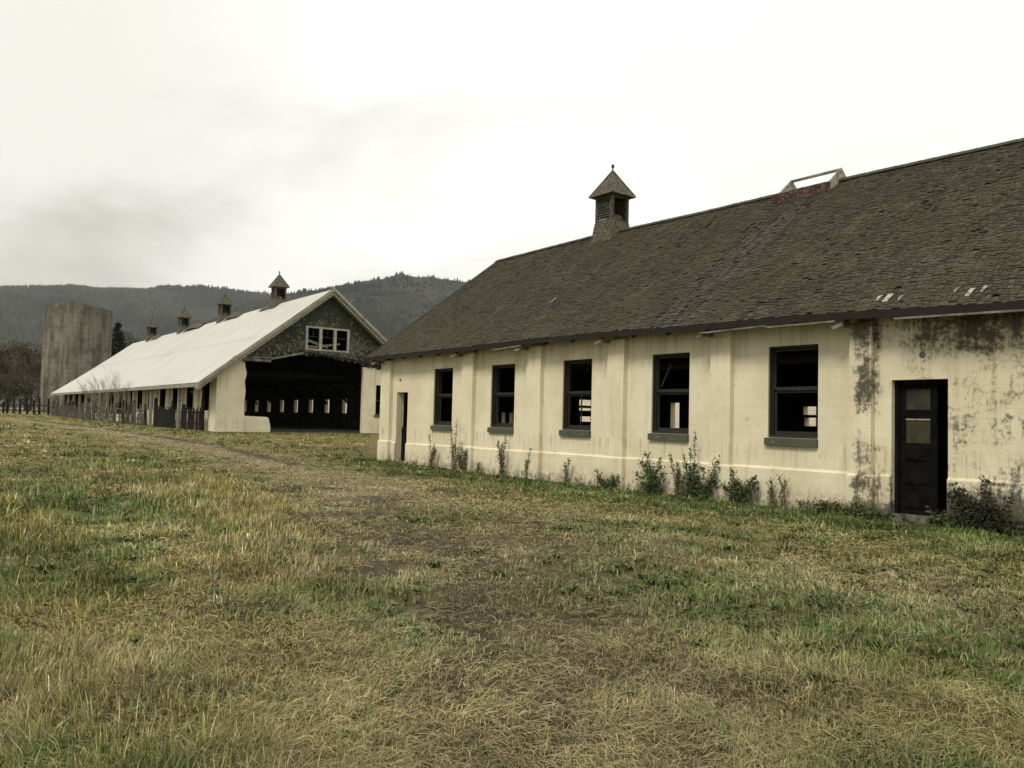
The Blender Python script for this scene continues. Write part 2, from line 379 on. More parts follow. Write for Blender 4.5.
def m_hill(nt):
    p = nt.pos()
    n = nt.noise(p, .012, 6, .65); n2 = nt.noise(p, .06, 4, .7)
    col = nt.mix(nt.rng(n, .42, .62), (.014, .018, .016), (.042, .041, .028))
    col = nt.mix(nt.rng(n2, .45, .7, 0, .6), col, (.016, .020, .014))
    return {'Base Color': col}
def m_loose(nt):
    return nt.mix(nt.rng(nt.attr('tone', 'Fac'), .25, 1.0), (.022, .026, .016), (.17, .155, .11))
M = {
 'loose': material('loose_gable_shingles', m_loose, .95),
 'wall': material('cream_paint', m_wall, .9),
 'inner': material('interior_shade_tone', m_plain((.035, .032, .028), .3, 1.5), .95),  # near black: the shade of the interiors is put into the wall colour
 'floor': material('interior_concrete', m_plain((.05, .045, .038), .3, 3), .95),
 'frame': material('green_window_paint', m_worn((.022, .023, .017), (.075, .070, .052), .60, 14), .7),
 'sill': material('green_sill_paint', m_worn((.078, .086, .058), (.28, .26, .20), .62, 8), .7),
 'doorw': material('black_door_wood', m_plain((.007, .006, .006), .3, 5), .95, 0, .1),
 'shingle': material('mossy_shingles', m_shingle, .95),
 'fascia': material('dark_fascia_wood', m_worn((.014, .011, .008), (.06, .05, .036), .62, 10, (1, .3, 1)), .85),
 'twig': material('pale_twigs', m_plain((.22, .19, .14), .3, 7), .9),
 'raft': material('weathered_wood', m_plain((.17, .155, .125), .3, 7, stretch=(1, .4, .4)), .9),
 'palewood': material('pale_flaking_boards', m_worn((.36, .335, .265), (.12, .10, .075), .47, 11), .85),
 'trim': material('grey_trim_boards', m_worn((.27, .26, .205), (.13, .115, .085), .55, 4), .85),
 'white': material('white_window_paint', m_worn((.38, .365, .30), (.17, .15, .115), .52, 9), .8),
 'rust': material('red_painted_curb', m_worn((.048, .021, .015), (.11, .085, .06), .50, 12), .8),
 'metal': material('pale_metal_roofing', m_metal_roof, .6),
 'gable': material('green_gable_shingles', m_gable, .9),
 'cupshing': material('cupola_shingles', m_plain((.105, .092, .064), .45, 14), .95),
 'louvre': material('cupola_wood', m_plain((.085, .076, .058), .4, 12), .9),
 'conc': material('silo_concrete', m_concrete, .92),
 'fence': material('old_fence_wood', m_plain((.085, .076, .058), .7, 3, stretch=(3, 3, .5)), .95),
 'darkfence': material('dark_fence_wood', m_plain((.009, .0075, .006), .6, 3, stretch=(3, 3, .5)), .95),
 'bark': material('bark', m_plain((.060, .050, .038), .35, 8, stretch=(1, 1, .3)), .95),
 'ridge': material('torn_brown_roofing', m_plain((.10, .085, .06), .4, 4), .95),
 'step': material('concrete_threshold', m_plain((.12, .108, .08), .5, 6), .9),
 'pane': material('dirty_glass', lambda nt: nt.mix(nt.rng(nt.noise(nt.pos(), 3.5, 3), .42, .62), (.026, .027, .022), (.050, .045, .018)), .5, 0, .2),
 'shed': material('pale_siding', m_plain((.62, .57, .46), .12, 2, stretch=(1, 1, 6)), .9),
 'ground': material('dry_grass_ground', m_ground, .95),
 'blade': material('grass_blades', m_tint(), .75),
 'leaf': material('leaves', m_tint(), .7),
 'tree': material('hill_forest', m_tint(), .95),
 'hill': material('hill_slopes', m_hill, .95),
}

# ------------------------------------------------------------------ ground sheet
def build_ground():
    n = 560
    u = np.linspace(-1, 1, n); 
    def warp(c, span, far): 
        k = 8.2; return c + np.sinh(u*k)/np.sinh(k)*far
    X = warp(6.0, 0, 5600); Y = warp(9.0, 0, 5600)
    gx, gy = np.meshgrid(X, Y, indexing='xy')
    gx = gx.ravel(); gy = gy.ravel(); z = gz(gx, gy)
    f = fields(gx, gy)
    c = TAN[None]*.95 + 0*gx[:, None]
    def mixc(c, col, w): w = np.clip(w, 0, 1)[:, None]; return c*(1-w)+col[None]*w
    c = mixc(c, STRAW*.8, np.clip((f['n1']-.4)*2, 0, .7)); c = mixc(c, OLIVE*.8, f['green']*.7)
    farg = np.clip((np.hypot(gx, gy)-20)/40, 0, 1); c = mixc(c, STRAW*.55+OLIVE*.6, farg*.8)
    c = mixc(c, PALE*np.array([.66, .60, .52]), f['track']*.95); c = mixc(c, MUD*1.15, f['mud']*.95); c = mixc(c, TAN*.35, f['rut']*.95)
    q = np.arange(n*n).reshape(n, n)
    F = np.stack([q[:-1, :-1], q[:-1, 1:], q[1:, 1:], q[1:, :-1]], -1).reshape(-1)
    o = np_mesh('ground', np.stack([gx, gy, z], 1), F, np.full((n-1)**2, 4), [M['ground']], c, True)
    structure(o)
build_ground()

# ------------------------------------------------------------------ hills
def hill(name, sky_pts, r0, r1, seed, azr):
    na, nr = 260, 70
    az = np.radians(np.linspace(azr[0], azr[1], na)); el = np.interp(np.degrees(az), [p[0] for p in sky_pts], [p[1] for p in sky_pts])
    tt = np.linspace(0, 1.25, nr)
    A, T = np.meshgrid(az, tt, indexing='ij')
    Rr = r0+(r1-r0)*T
    H = np.tan(np.radians(el))[:, None]*r1
    H = H*(1+.05*(fbm(A*40, A*0, .9, seed+2, 3)-.5))
    prof = np.where(T < 1, T**1.15, 1-(T-1)*1.5)
    x = Rr*np.sin(A); y = Rr*np.cos(A)
    g = (fbm(x, y, 620, seed, 4)-.5)
    z = H*prof + g*420*np.sin(np.clip(T, 0, 1)*np.pi)**.8*(H/400) + 1.0
    z = np.where(T <= 0, -2, z)
    V = np.stack([x.ravel(), y.ravel(), z.ravel()], 1)
    q = np.arange(na*nr).reshape(na, nr)
    F = np.stack([q[:-1, :-1], q[:-1, 1:], q[1:, 1:], q[1:, :-1]], -1).reshape(-1)
    o = np_mesh(name, V, F, np.full((na-1)*(nr-1), 4), [M['hill']], None, True)
    structure(o)
    return x, y, z
def forest(name, label, surf, n, seed, ia, size, bare=None):
    x, y, z = surf; rs = np.random.RandomState(seed); na, nr = x.shape
    a = rs.uniform(ia[0]*(na-1), ia[1]*(na-1)-1e-3, n); t = rs.uniform(.5, (nr-1)*.83, n)
    i = a.astype(int); j = t.astype(int); fa = a-i; ft = t-j
    def bl(G): return (G[i, j]*(1-fa)+G[i+1, j]*fa)*(1-ft)+(G[i, j+1]*(1-fa)+G[i+1, j+1]*fa)*ft
    px, py, pz = bl(x), bl(y), bl(z)
    d = fbm(px, py, 260, seed+3, 4)
    cond = np.ones(n, bool)
    if bare is not None: cond = ~((fbm(px, py, 150, seed+9, 3) > bare) & (rs.rand(n) < .8))
    px, py, pz, d = px[cond], py[cond], pz[cond], d[cond]; n = len(px)
    h = size*rs.uniform(.6, 1.25, n); r = h*rs.uniform(.22, .36, n); k = 5
    ang = rs.uniform(0, 6.28, n)[:, None] + np.arange(k)[None]*2*np.pi/k
    rr = r[:, None]*rs.uniform(.7, 1.2, (n, k))
    ring = np.stack([px[:, None]+np.cos(ang)*rr, py[:, None]+np.sin(ang)*rr, np.repeat((pz+h*.02)[:, None], k, 1)], -1)
    top = np.stack([px+r*.1, py, pz+h], -1)[:, None]
    V = np.concatenate([ring, top], 1).reshape(-1, 3)
    b = (np.arange(n)*(k+1))[:, None]; kk = np.arange(k)[None]
    F = np.stack([b+kk, b+(kk+1) % k, np.broadcast_to(b+k, (n, k))], -1).reshape(-1)
    m = np.clip((d-.40)*6, 0, 1)[:, None]
    c = np.array([.007, .011, .011])*(1-m)+np.array([.030, .033, .024])*m
    c = c*rs.uniform(.6, 1.5, (n, 1))
    o = np_mesh(name, V, F, np.full(n*k, 3), [M['tree']], np.repeat(c, k+1, 0))
    return stuff(o, label, 'forest')
far = hill('mountain', [(-60, 6), (-10, 6.2), (0, 6.5), (5, 6.85), (8.1, 7.25), (10.4, 7.5), (13.3, 7.9), (15.7, 8.45), (18.2, 8.35), (20.3, 8.2), (23, 8.0), (30, 7), (60, 6)], 1700, 3900, 3, (-35, 60))
near = hill('hill', [(-10, 0), (10, 2.0), (14, 4.0), (17, 6.0), (19.5, 7.4), (21.5, 8.1), (22.8, 8.4), (24.8, 8.9), (27.5, 9.6), (29.6, 10.05), (31.7, 10.15), (34.3, 9.85), (45, 8), (90, 6)], 900, 2400, 8, (6, 85))
forest('mountain_forest', 'hazy dark forest covering the long far mountain on the left', far, 60000, 1, (.36, .66), 17)
forest('hill_forest', 'dark conifer forest with thin patches on the nearer hill behind the white roofed barn', near, 52000, 2, (.05, .42), 10.5, .52)

# ------------------------------------------------------------------ wall with openings
def wall(mb, mp, u0, u1, v0, v1, ops, th, top=None, mi_in=1, mi_rev=0):
    """mp(u, v, w) -> world point; openings (ua, ub, va, vb); front face at w=0, back at w=th"""
    us = sorted(set([u0, u1]+[o[0] for o in ops]+[o[1] for o in ops])); vs_ = sorted(set([v0, v1]+[o[2] for o in ops]+[o[3] for o in ops]))
    for a, b in zip(us[:-1], us[1:]):
        for c, d in zip(vs_[:-1], vs_[1:]):
            um, vm = (a+b)/2, (c+d)/2
            if any(o[0] < um < o[1] and o[2] < vm < o[3] for o in ops): continue
            mb.face([mp(a, c, 0), mp(b, c, 0), mp(b, d, 0), mp(a, d, 0)], 0)
            mb.face([mp(a, c, th), mp(a, d, th), mp(b, d, th), mp(b, c, th)], mi_in)
    for (a, b, c, d) in ops:
        mb.face([mp(a, c, 0), mp(a, d, 0), mp(a, d, th), mp(a, c, th)], mi_rev)
        mb.face([mp(b, c, 0), mp(b, c, th), mp(b, d, th), mp(b, d, 0)], mi_rev)
        mb.face([mp(a, d, 0), mp(b, d, 0), mp(b, d, th), mp(a, d, th)], mi_rev)
        mb.face([mp(a, c, 0), mp(a, c, th), mp(b, c, th), mp(b, c, 0)], mi_rev)
    for (a, b, c, d) in ((u0, u0, v0, v1), (u1, u1, v0, v1)):
        mb.face([mp(a, c, 0), mp(a, c, th), mp(a, d, th), mp(a, d, 0)], 0)
    mb.face([mp(u0, v1, 0), mp(u1, v1, 0), mp(u1, v1, th), mp(u0, v1, th)], mi_in)

# ------------------------------------------------------------------ cupola (part of a barn)
def cupola(parent, cx, cy, zb, seed, gap=False):
    rs = random.Random(seed); h = .43
    b = MB()
    z0 = zb-.75; z1 = zb+.42; z2 = zb+1.42
    # flared shingled base straddling the ridge
    b.hexa([(cx-.60, cy-.60, z0), (cx+.60, cy-.60, z0), (cx+.60, cy+.60, z0), (cx-.60, cy+.60, z0),
            (cx-h-.01, cy-h-.01, z1), (cx+h+.01, cy-h-.01, z1), (cx+h+.01, cy+h+.01, z1), (cx-h-.01, cy+h+.01, z1)], 0)
    body = b.build('cupola', M['cupshing'], parent)
    p = MB()
    for sx_ in (-1, 1):
        for sy in (-1, 1):
            p.box(cx+sx_*h, cx+sx_*(h-.11), cy+sy*h, cy+sy*(h-.11), z1, z2)
    for s in (-1, 1):
        p.box(cx-h+.11, cx+h-.11, cy+s*(h-.01), cy+s*(h-.09), z2-.12, z2); p.box(cx+s*(h-.01), cx+s*(h-.09), cy-h+.11, cy+h-.11, z2-.12, z2)
        p.box(cx-h+.11, cx+h-.11, cy+s*(h-.01), cy+s*(h-.09), z1, z1+.09); p.box(cx+s*(h-.01), cx+s*(h-.09), cy-h+.11, cy+h-.11, z1, z1+.09)
    p.build('corner_posts', M['louvre'], body)
    l = MB()
    for k in range(9):
        z = z1+.10+k*.095
        for s in (-1, 1):
            
            x = cx+s*(h-.06)
            l.hexa([(x-s*.05, cy-h+.11, z+.10), (x-s*.05, cy+h-.11, z+.10), (x+s*.035, cy+h-.11, z), (x+s*.035, cy-h+.11, z),
                    (x-s*.05, cy-h+.11, z+.118), (x-s*.05, cy+h-.11, z+.118), (x+s*.035, cy+h-.11, z+.015), (x+s*.035, cy-h+.11, z+.015)])
    l.box(cx-h+.11, cx+h-.11, cy+h-.07, cy+h-.05, z1+(.26 if gap else .09), z2-.12)      # boarded rear face
    if rs.random() < .8:      # a torn panel left in the open face
        l.box(cx-h+.11, cx+.12, cy-h+.04, cy-h+.06, z1+.09, z1+.25)
    l.build('louvre', M['louvre'], body)
    r = MB(); e = .60; n = 9
    # pyramid roof laid in shingle courses
    ap = z2+.98
    for k in range(n):
        t0, t1 = k/n, (k+1)/n
        w0 = e*(1-t0)+.012; w1 = e*(1-t1)+.02; za = z2-.04+(ap-z2)*t0; zc = z2-.04+(ap-z2)*t1
        r.hexa([(cx-w0, cy-w0, za), (cx+w0, cy-w0, za), (cx+w0, cy+w0, za), (cx-w0, cy+w0, za), (cx-w1, cy-w1, zc), (cx+w1, cy-w1, zc), (cx+w1, cy+w1, zc), (cx-w1, cy+w1, zc)])
    for sx_, sy in ((-1, -1), (1, -1), (1, 1), (-1, 1)):
        r.bar((cx+sx_*e, cy+sy*e, z2-.02), (cx, cy, ap), .05, .05)
    r.build('cupola_roof', M['cupshing'], body)
    f = MB(); f.tube([(cx, cy, ap-.08), (cx, cy, ap+.08), (cx, cy, ap+.12), (cx, cy, ap+.17), (cx, cy, ap+.23)], [.03, .028, .06, .065, .03], 8)
    f.build('finial', M['louvre'], body)
    return body

# ------------------------------------------------------------------ NEAR BARN
A, XR, XE, YC = 14.888, 20.516, 14.388, 27.12
Y0 = -4.2                      # end of the building behind the camera's right edge
RW = 2*XR-A
def ez(y): return float(np.interp(y, [-5, 5.1, 7.1, 9.5, 11.5, 14.9, 17.8, 21.1, 27.7], [3.62, 3.57, 3.65, 3.72, 3.72, 3.78, 3.79, 3.75, 3.73]))
def rz(y): return float(np.interp(y, [-5, 7.3, 11.5, 16.7, 21.9, 27.7], [8.34, 8.38, 8.45, 8.45, 8.52, 8.45]))
nb = thing('barn', (A, 12, 0), 'nearest long cream barn on the right with a mossy dark shingle roof', 'barn')
WIN = [(22.41, 23.58), (19.04, 20.24), (15.68, 16.85), (12.35, 13.53), (9.03, 10.20)]
DOORS = [(25.33, 26.12), (6.50, 7.52)]
ops = [(a, b, 1.37, 3.31) for a, b in WIN] + [(a, b, 0.0, 2.53) for a, b in DOORS] + [(3.0, 4.1, 1.37, 3.31), (-.4, .8, 1.37, 3.31)]
w = MB(); wall(w, lambda u, v, t: (A+t, u, v), Y0, YC, -.3, 3.9, ops, .30)
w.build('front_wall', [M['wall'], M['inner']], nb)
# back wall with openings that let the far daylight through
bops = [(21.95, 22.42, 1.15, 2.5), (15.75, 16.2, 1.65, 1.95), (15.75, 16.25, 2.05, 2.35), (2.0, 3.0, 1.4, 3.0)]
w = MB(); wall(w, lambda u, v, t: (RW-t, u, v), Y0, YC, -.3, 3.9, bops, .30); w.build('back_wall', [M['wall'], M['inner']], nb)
# far gable wall: openings in line with the two left windows
w = MB(); gops = [(20.33, 20.52, 1.28, 1.92), (20.74, 20.92, 1.28, 1.92), (15.90, 16.03, 1.2, 2.44), (24.72, 25.70, 2.35, 2.62), (24.72, 25.70, 2.12, 2.24), (24.80, 25.70, 1.62, 1.86)]
wall(w, lambda u, v, t: (u, YC-t, v), A+.30, RW-.30, -.3, 3.9, gops, .30)
w.prism([(A+.3, 3.9), (RW-.3, 3.9), (XR, 8.2)], 1, YC-.28, YC-.02)
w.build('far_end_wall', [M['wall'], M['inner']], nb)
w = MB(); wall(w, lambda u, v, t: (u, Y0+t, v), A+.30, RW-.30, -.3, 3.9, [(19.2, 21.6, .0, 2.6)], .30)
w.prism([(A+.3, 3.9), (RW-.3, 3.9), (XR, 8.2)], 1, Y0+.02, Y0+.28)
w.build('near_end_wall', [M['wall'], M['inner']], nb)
fl = MB(); fl.box(A+.3, RW-.3, Y0+.3, YC-.3, -.3, .02); fl.build('floor', M['floor'], nb)
# plinth with sloping water table
pl = MB()
def plinth(ya, yb, out):
    n = max(1, int(abs(yb-ya)/1.5))
    for i in range(n):
        a = ya+(yb-ya)*i/n; b = ya+(yb-ya)*(i+1)/n
        za = float(np.interp(a, [5.3, 8, 15, 27], [.78, .745, .73, .675])); zb = float(np.interp(b, [5.3, 8, 15, 27], [.78, .745, .73, .675]))
        x0 = A-out
        pl.face([(x0, a, -.3), (x0, a, za-.035), (x0, b, zb-.035), (x0, b, -.3)]); pl.face([(x0, a, za-.035), (A+.01, a, za+.02), (A+.01, b, zb+.02), (x0, b, zb-.035)])
        if i == 0: pl.face([(x0, a, -.3), (A+.01, a, -.3), (A+.01, a, za+.02), (x0, a, za-.035)])
        if i == n-1: pl.face([(x0, b, -.3), (x0, b, zb-.035), (A+.01, b, zb+.02), (A+.01, b, -.3)])
ed = sorted([Y0, YC]+[q for d in DOORS for q in d])
PIL = [(26.42, 27.12), (21.05, 21.72), (17.66, 18.32), (14.36, 14.96), (11.08, 11.63), (7.84, 8.28), (4.3, 4.85), (1.0, 1.5), (-2.3, -1.8)]
for (pa, pb) in ((Y0, 6.50), (7.52, 25.33), (26.12, YC)):
    pl = MB(); plinth(pa, pb, .05); pl.build('plinth', M['wall'], nb)
for (a, b) in PIL:
    p = MB(); zt = min(ez(a), ez(b))-.02
    p.box(A-.15, A+.01, a, b, .72, zt)
    p.hexa([(A-.19, a-.04, -.3), (A+.01, a-.04, -.3), (A+.01, b+.04, -.3), (A-.19, b+.04, -.3), (A-.19, a-.04, .69), (A+.01, a-.04, .69), (A+.01, b+.04, .69), (A-.19, b+.04, .69)])
    p.hexa([(A-.19, a-.04, .69), (A+.01, a-.04, .69), (A+.01, b+.04, .69), (A-.19, b+.04, .69), (A-.148, a, .74), (A+.01, a, .74), (A+.01, b, .74), (A-.148, b, .74)])
    p.build('pilaster', M['wall'], nb)
# windows
def window(parent, a, b, z0, z1, seed, x=A, sgn=1, broken=None):
    rs = random.Random(seed)
    X = lambda t: x+sgn*t
    f = MB()
    f.box(X(.035), X(.26), a-.002, a+.028, z0, z1); f.box(X(.035), X(.26), b-.04, b+.002, z0, z1)
    f.box(X(.037), X(.258), a+.028, b-.04, z1-.04, z1+.002); f.box(X(.037), X(.258), a+.028, b-.04, z0, z0+.06)
    f.box(X(.10), X(.125), b-.062, b-.04, z0+.06, z1-.04); f.box(X(.10), X(.125), a+.028, a+.04, z0+.06, z1-.04)   # parting beads
    fr = f.build('window', M['frame'], parent)
    zm = (z0+z1)/2+.08; s = MB(); w = .055
    s.box(X(.128), X(.165), a+.03, a+.03+w, zm-.03, z1-.042); s.box(X(.128), X(.165), b-.042-w, b-.042, zm-.03, z1-.042)
    s.box(X(.13), X(.163), a+.03+w, b-.042-w, z1-.10, z1-.042)
    s.box(X(.13), X(.163), a+.03+w, b-.042-w, zm-.045, zm+.03)
    s.build('upper_sash', M['frame'], fr)
    s = MB()
    s.box(X(.17), X(.205), a+.03, a+.03+w, z0+.062, zm-.045); s.box(X(.17), X(.205), b-.042-w, b-.042, z0+.062, zm-.045)
    s.box(X(.172), X(.203), a+.03+w, b-.042-w, z0+.062, z0+.14); s.box(X(.172), X(.203), a+.03+w, b-.042-w, zm-.10, zm-.05)
    if broken == 'slant': s.bar((X(.18), b-.15, zm+.1), (X(.22), b-.42, z1-.25), .025, .03)
    if broken == 'mullion': s.box(X(.174), X(.20), (a+b)/2-.015, (a+b)/2+.015, z0+.14, zm-.10)
    if broken == 'shelf':
        s.bar((X(.5), a+.08, z0+.62), (X(.6), b-.2, z0+.60), .06, .05); s.bar((X(.5), a+.1, z0+.35), (X(.7), b-.3, z0+.30), .06, .05)
    s.build('lower_sash', M['frame'], fr)
    q = MB(); q.hexa([(X(-.08), a-.01, z0-.165), (X(.04), a-.01, z0-.165), (X(.04), b+.04, z0-.165), (X(-.08), b+.04, z0-.165),
                      (X(-.08), a-.01, z0-.015), (X(.04), a-.01, z0+.003), (X(.04), b+.04, z0+.003), (X(-.08), b+.04, z0-.015)] if sgn > 0 else
                     [(X(.04), a-.07, z0-.155), (X(-.09), a-.07, z0-.155), (X(-.09), b+.07, z0-.155), (X(.04), b+.07, z0-.155),
                      (X(.04), a-.07, z0+.003), (X(-.09), a-.07, z0-.015), (X(-.09), b+.07, z0-.015), (X(.04), b+.07, z0+.003)])
    q.build('window_sill', M['sill'], fr)
    return fr
for i, (a, b) in enumerate(WIN):
    window(nb, a, b, 1.37, 3.31, i, broken=[None, None, 'mullion', 'slant', None][i])
# doorways
d = MB(); a, b = DOORS[0]
d.box(A+.24, A+.28, a+.01, b-.01, .02, 1.25); d.box(A+.22, A+.24, a+.03, b-.03, 1.05, 1.17); d.box(A+.22, A+.24, a+.03, b-.03, .15, .27)
ld = d.build('lower_door_leaf', M['doorw'], nb); ld['label'] = 'black lower half door'
a, b = DOORS[1]; d = MB()
d.box(A+.12, A+.28, a, a+.07, .03, 2.53); d.box(A+.12, A+.28, b-.07, b, .03, 2.53); d.box(A+.122, A+.278, a+.07, b-.07, 2.44, 2.528)
df = d.build('door_frame', M['doorw'], nb)
d = MB(); X0, X1 = A+.20, A+.245; da, db = a+.28, b-.075
P1 = (1.98, 2.36); P2 = (1.36, 1.80)
for (za, zb_) in ((.04, P2[0]), (P2[1], P1[0]), (P1[1], 2.43)): d.box(X0, X1, da+.12, db-.10, za, zb_)
d.box(X0, X1, da, da+.12, .04, 2.43); d.box(X0, X1, db-.10, db, .04, 2.43)
d.box(X0-.02, X0, da+.12, db-.10, .16, .24); d.box(X0-.02, X0, da+.12, db-.10, .60, .66); d.box(X0-.02, X0, da+.12, db-.10, 1.04, 1.10)
dl = d.build('door', M['doorw'], nb); dl['label'] = 'black panelled door with two dirty panes'
for (za, zb_) in (P1, P2):
    q = MB(); q.box(X0+.012, X0+.02, da+.121, db-.101, za+.001, zb_-.001); q.build('pane', M['pane'], dl)
q = MB(); q.box(X0-.008, X0+.006, da+.121, db-.101, 1.835-.05, 1.835-.025); q.build('glazing_bar', M['white'], dl)
t = MB(); t.box(A-.14, A+.32, a-.12, b+.18, -.2, .035); t.build('threshold', M['step'], nb)
# wall vents / holes
for (yy, zz_) in ((6.95, 2.98), (25.9, 2.98)):
    v = MB()
    for k in range(10):
        t0 = 2*math.pi*k/10; t1 = 2*math.pi*(k+1)/10
        v.face([(A-.02, yy+  .05*math.cos(t0), zz_+  .05*math.sin(t0)), (A-.02, yy+  .05*math.cos(t1), zz_+  .05*math.sin(t1)), (A-.004, yy+  .06*math.cos(t1), zz_+  .06*math.sin(t1)), (A-.004, yy+  .06*math.cos(t0), zz_+  .06*math.sin(t0))])
        v.face([(A-.02, yy+  .05*math.cos(t0), zz_+  .05*math.sin(t0)), (A-.02, yy, zz_), (A-.02, yy+  .05*math.cos(t1), zz_+  .05*math.sin(t1))])
    v.build('wall_vent', M['raft'], nb)
# roof: individually laid shingles on a deck
def roof_near():
    rs = random.Random(5)
    ya, yb = Y0-.25, 27.70
    dk = MB()
    ny = 24
    for i in range(ny):
        a = ya+(yb-ya)*i/ny; b = ya+(yb-ya)*(i+1)/ny
        for sgn in (-1, 1):
            def P(y, t, dz): return (XR-sgn*(XR-XE)*(1-t), y, ez(y)+.13+(rz(y)-ez(y)-.13)*t+dz)
            q = [P(a, 0, 0), P(a, 1, 0), P(b, 1, 0), P(b, 0, 0)]; r = [P(a, 0, -.09), P(a, 1, -.09), P(b, 1, -.09), P(b, 0, -.09)]
            dk.face(q if sgn > 0 else q[::-1]); dk.face(r[::-1] if sgn > 0 else r)
            dk.face([q[0], q[3], r[3], r[0]])
            if i == 0: dk.face([q[0], r[0], r[1], q[1]])
            if i == ny-1: dk.face([q[3], q[2], r[2], r[3]])
    deck = dk.build('roof_deck', M['fascia'], nb)
    sh = MB(); nc = 80
    for sgn in (1, -1):
        for c in range(nc):
            t0 = (c-.15)/nc; t1 = (c+1.35)/nc
            y = ya-rs.random()*.1
            while y < yb:
                wd = rs.uniform(.07, .17) if sgn > 0 else .5
                y2 = min(y+wd, yb+rs.uniform(-.02, .05))
                if y2-y < .03: break
                miss = .010
                
                if abs(y-12.75) < .7: miss = .07
                if rs.random() > miss:
                    tj = rs.uniform(-.006, .006)
                    thk = rs.uniform(.006, .014); lift = rs.uniform(0, .006)
                    if rs.random() < .03: lift += rs.uniform(.008, .025)
                    gap = .006
                    def P(yy, t, dz):
                        t = min(t, 1.0); return (XR-sgn*(XR-XE)*(1-t), yy, ez(yy)+.13+(rz(yy)-ez(yy)-.13)*t+dz)
                    a, b = y+gap, y2-gap
                    h0 = .022+thk+lift; h1 = .012
                    top = [P(a, t0+tj, h0), P(a, t1, h1), P(b, t1, h1), P(b, t0+tj, h0)]
                    low = [P(a, t0+tj, h0-thk), P(b, t0+tj, h0-thk)]
                    tone = min(1, max(0, rs.gauss(.45, .24)))
                    sh.face(top if sgn > 0 else top[::-1], 0, tone)
                    if sgn > 0:
                        sh.face([top[3], low[1], low[0], top[0]], 0, tone*.6)
                        sh.face([top[0], low[0], P(a, t1, 0)], 0, tone*.6); sh.face([top[3], P(b, t1, 0), low[1]], 0, tone*.6)
                y = y2
    # ragged ridge cap
    y = ya
    while y < yb:
        y2 = min(yb, y+rs.uniform(.15, .35))
        if rs.random() > .0:
            h = rs.uniform(.02, .03)
            for s in (-1, 1):
                sh.face([(XR, y, rz(y)+.05+h), (XR, y2, rz(y2)+.05+h*.8), (XR+s*.17, y2, rz(y2)-.075+h), (XR+s*.17, y, rz(y)-.075+h)][::s], 0, rs.random()*.6)
        y = y2
    # moss cushions on the shingles
    for k in range(1500):
        t = rs.random()**1.1; y = rs.uniform(ya+.2, yb-.1); r = rs.uniform(.02, .065)
        if abs(y-12.75) < .7 and rs.random() < .8: continue
        cx_ = XE+(XR-XE)*t; cz = ez(y)+.13+(rz(y)-ez(y)-.13)*t+.03
        hh = r*rs.uniform(.5, .8); ring = []
        for q in range(6):
            an = q*math.pi/3+rs.random()*.5; rr = r*rs.uniform(.7, 1.3); dx = math.cos(an)*rr*.8
            ring.append((cx_+dx, y+math.sin(an)*rr, cz+dx*.77-.015))
        for q in range(6): sh.face([ring[q], ring[(q+1) % 6], (cx_, y, cz+hh)], 0, .3)
    for (yy, ta, tb, wd) in ((7.66, .045, .062, .07), (7.46, .035, .066, .11), (7.24, .04, .052, .05), (6.02, .035, .064, .08), (5.84, .05, .07, .05), (6.30, .06, .072, .05), (5.0, .04, .07, .1), (19.0, .30, .33, .05)) or ((7.75, .045, .085, .10), (7.50, .03, .085, .13), (7.28, .02, .08, .12), (7.1, .05, .07, .06), (6.28, .04, .10, .11), (6.06, .03, .09, .10), (5.82, .05, .10, .09), (5.2, .03, .12, .12), (4.9, .03, .1, .1), (19.0, .30, .33, .05)):
        def P(y_, t, dz): return (XR-(XR-XE)*(1-t), y_, ez(y_)+.13+(rz(y_)-ez(y_)-.13)*t+dz)
        sh.face([P(yy, ta, .05), P(yy-.03, tb, .06), P(yy+wd*.7, tb, .06), P(yy+wd, ta+.004, .05)], 1, 1)
        sh.face([P(yy, ta, .05), P(yy+wd, ta+.004, .05), P(yy+wd, ta, .03), P(yy, ta, .03)], 1, 1)
    sh.build('roof_shingles', [M['shingle'], M['palewood']], nb)
    # fascia board and torn gutter board
    n = 26
    for x0, x1 in ((XE-.035, XE), (2*XR-XE, 2*XR-XE+.035)):
        fb = MB()
        for i in range(n):
            a = ya+(yb-ya)*i/n; b = ya+(yb-ya)*(i+1)/n
            fb.hexa([(x0, a, ez(a)), (x1, a, ez(a)), (x1, b, ez(b)), (x0, b, ez(b)), (x0, a, ez(a)+.145), (x1, a, ez(a)+.145), (x1, b, ez(b)+.145), (x0, b, ez(b)+.145)])
        fb.build('fascia', M['fascia'], nb, fix=True)
    for (a, b) in ((19.5, 18.1), (11.6, 9.9), (9.9, 8.35), (7.2, 4.0)):
        gb = MB(); gb.bar((XE-.03, a, ez(a)-.045+rs.uniform(-.02, .01)), (XE-.05, b, ez(b)-.03), .07, .035)
        gb.build('gutter_board', M['raft'], nb)
    # rafter tails under the eave
    y = ya+.3
    while y < yb:
        r = MB(); e = ez(y)
        r.bar((A+.1, y, e+.29), (XE+.02, y, e-.02+.02), .05, .12); o = r.build('rafter_tail', M['fascia'], nb); y += 1.12
    for (a, b) in PIL[:6]:
        r = MB(); y = (a+b)/2+.22; e = ez(y)
        r.box(XE+.01, XE+.30, y-.05, y+.05, e-.12, e-.02); r.bar((XE+.02, y, e-.10), (XE-.05, y+.14, e-.16), .08, .07); r.build('bracket', M['raft'], nb)
    # far rake board
    rk = MB()
